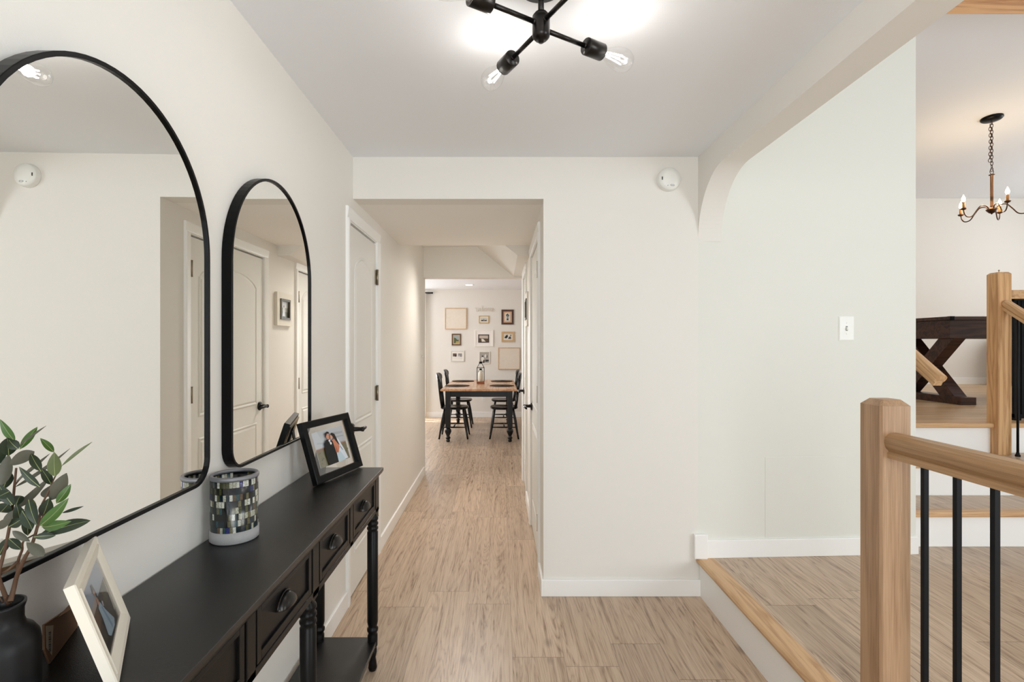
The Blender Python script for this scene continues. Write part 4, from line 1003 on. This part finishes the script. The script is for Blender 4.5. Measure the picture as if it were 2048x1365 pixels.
for k in range(5):
    a = radians(34+72*k); A = Matrix.Rotation(a, 4, 'Z')
    P = spline([Vector(p_) for p_ in ((.02, 0, .010), (.05, 0, .048), (.10, 0, .052), (.14, 0, .008), (.18, 0, -.045), (.225, 0, -.052), (.252, 0, -.025), (.262, 0, .020))], 5)
    b = MB(); b.tube(P, .0052, 8, T=A); am = b.build('arm', M_chain, cn)
    TT = A @ Matrix.Translation((.262, 0, 0))
    b = MB(); b.lathe([(.006, .012), (.020, .018), (.026, .028), (.024, .030), (.010, .026)], seg=18, T=TT); b.build('drip_cup', M_chain, am)
    b = MB(); b.lathe([(.0115, .026), (.0115, .088), (.008, .090)], seg=16, T=TT); b.build('candle_sleeve', mat('candle_sleeve', srgb(196, 140, 84), .4), am)
    b = MB(); b.lathe([(.008, .089), (.014, .102), (.016, .114), (.013, .130), (.006, .146), (.0015, .160)], seg=16, T=TT); b.build('candle_bulb', flame, am)
point('chandelier_light', (CX, CY, CZ+.12), 9, (1, .72, .42), .12)
bm_o = MB(); bm_o.box((XA1+.01, 3.15, 3.45), (9.5, 3.263, 3.80)); wb = bm_o.build('ceiling_beam', wood('rustic_beam', srgb(232, 184, 136), srgb(176, 120, 80), axis=0, scale=.7, rough=.5), bevel=.004); struct(wb); wb.name = 'trim_5'

gt_ = thing('game_table', 'long dark-stained table on X-shaped trestles in the upper room', 'table', (5.6, 5.1, UZ))
def gb(b, name, m=M_espresso, bevel=.003):
    T = Matrix.Translation((-5.6, -5.1, -UZ)); b.v = [tuple(T @ Vector(v)) for v in b.v]; return b.build(name, m, gt_, bevel)
b = MB(); b.box((4.10, 4.74, 1.432), (7.2, 5.44, 1.600)); b.box((4.085, 4.73, 1.600), (7.215, 5.45, 1.632)); gb(b, 'table_body')
b = MB(); b.box((4.095, 4.725, 1.596), (4.135, 4.765, 1.634)); gb(b, 'corner_cap', M_black)
b = MB(); b.box((4.095, 5.415, 1.596), (4.135, 5.455, 1.634)); gb(b, 'corner_cap', M_black)
for xx in (4.13, 6.95):
    b = MB(); b.box((xx, 4.66, UZ), (xx+.14, 5.50, UZ+.068)); tr = gb(b, 'trestle_foot')
    def beam(y0, z0_, y1, z1_, w_):
        p0, p1 = Vector((y0, z0_)), Vector((y1, z1_)); d = (p1-p0).normalized(); nrm = Vector((-d.y, d.x))
        hx = w_/2/abs(d.y); return [(y0-hx, z0_), (y0+hx, z0_), (y1+hx, z1_), (y1-hx, z1_)]
    b = MB(); b.prism(beam(4.82, UZ+.066, 5.34, 1.434, .12), xx+.012, xx+.128, 'x'); gb(b, 'trestle_beam')
    b = MB(); b.prism(beam(5.34, UZ+.066, 4.82, 1.434, .12), xx+.004, xx+.120, 'x'); gb(b, 'trestle_beam')

bs = thing('storage_shelf', 'dark low shelf with games behind the upper newel post', 'shelf', (7.3, 6.85, UZ))
b = MB()
for z in (0, .30, .62): b.box((-.6, -.16, z), (.6, .16, z+.03))
for x in (-.6, .57): b.box((x, -.16, 0), (x+.03, .16, .65))
b.box((-.6, .14, 0), (.6, .16, .65)); b.build('shelf_frame', M_espresso, bs)
x = 6.76; k = 0; rb = random.Random(3)
cols = [(170, 40, 36), (236, 226, 206), (34, 34, 38), (196, 150, 96), (140, 30, 34), (60, 70, 90), (220, 190, 160)]
names = ['red', 'cream', 'black', 'tan', 'maroon', 'slate', 'peach']
while x < 6.93:
    w_ = rb.uniform(.05, .09); h_ = rb.uniform(.2, .26); c = k % 7
    b = MB(); b.box((0, -.13, 0), (w_, .10, h_)); b.box((.005, -.1305, h_*.3), (w_-.005, -.1295, h_*.7), 1)
    o = b.build('game_box', [mat('box_%s' % names[c], srgb(*cols[c]), .5), M_cream], loc=(x, 6.85, UZ+.33)); tag(o, '%s game box standing on the dark shelf behind the newel post' % names[c], 'box', 'game boxes on the dark shelf')
    x += w_+.006; k += 1
bk = thing('wicker_basket', 'reddish checked basket on the bottom of the dark shelf', 'basket', (6.98, 6.84, UZ+.031))
b = MB(); b.prism([(-.16, 0), (.16, 0), (.18, .22), (-.18, .22)], -.13, .13, 'y')
def check_mat():
    m = bpy.data.materials.new('checked_weave'); m.use_nodes = True; nt = m.node_tree
    tc = nt.nodes.new('ShaderNodeTexCoord'); c = nt.nodes.new('ShaderNodeTexChecker'); c.inputs['Scale'].default_value = 40
    c.inputs[1].default_value = srgb(190, 90, 60); c.inputs[2].default_value = srgb(226, 190, 170)
    nt.links.new(tc.outputs['Object'], c.inputs[0]); nt.links.new(c.outputs[0], nt.nodes['Principled BSDF'].inputs['Base Color']); return m
b.build('basket_body', check_mat(), bk, bevel=.01)
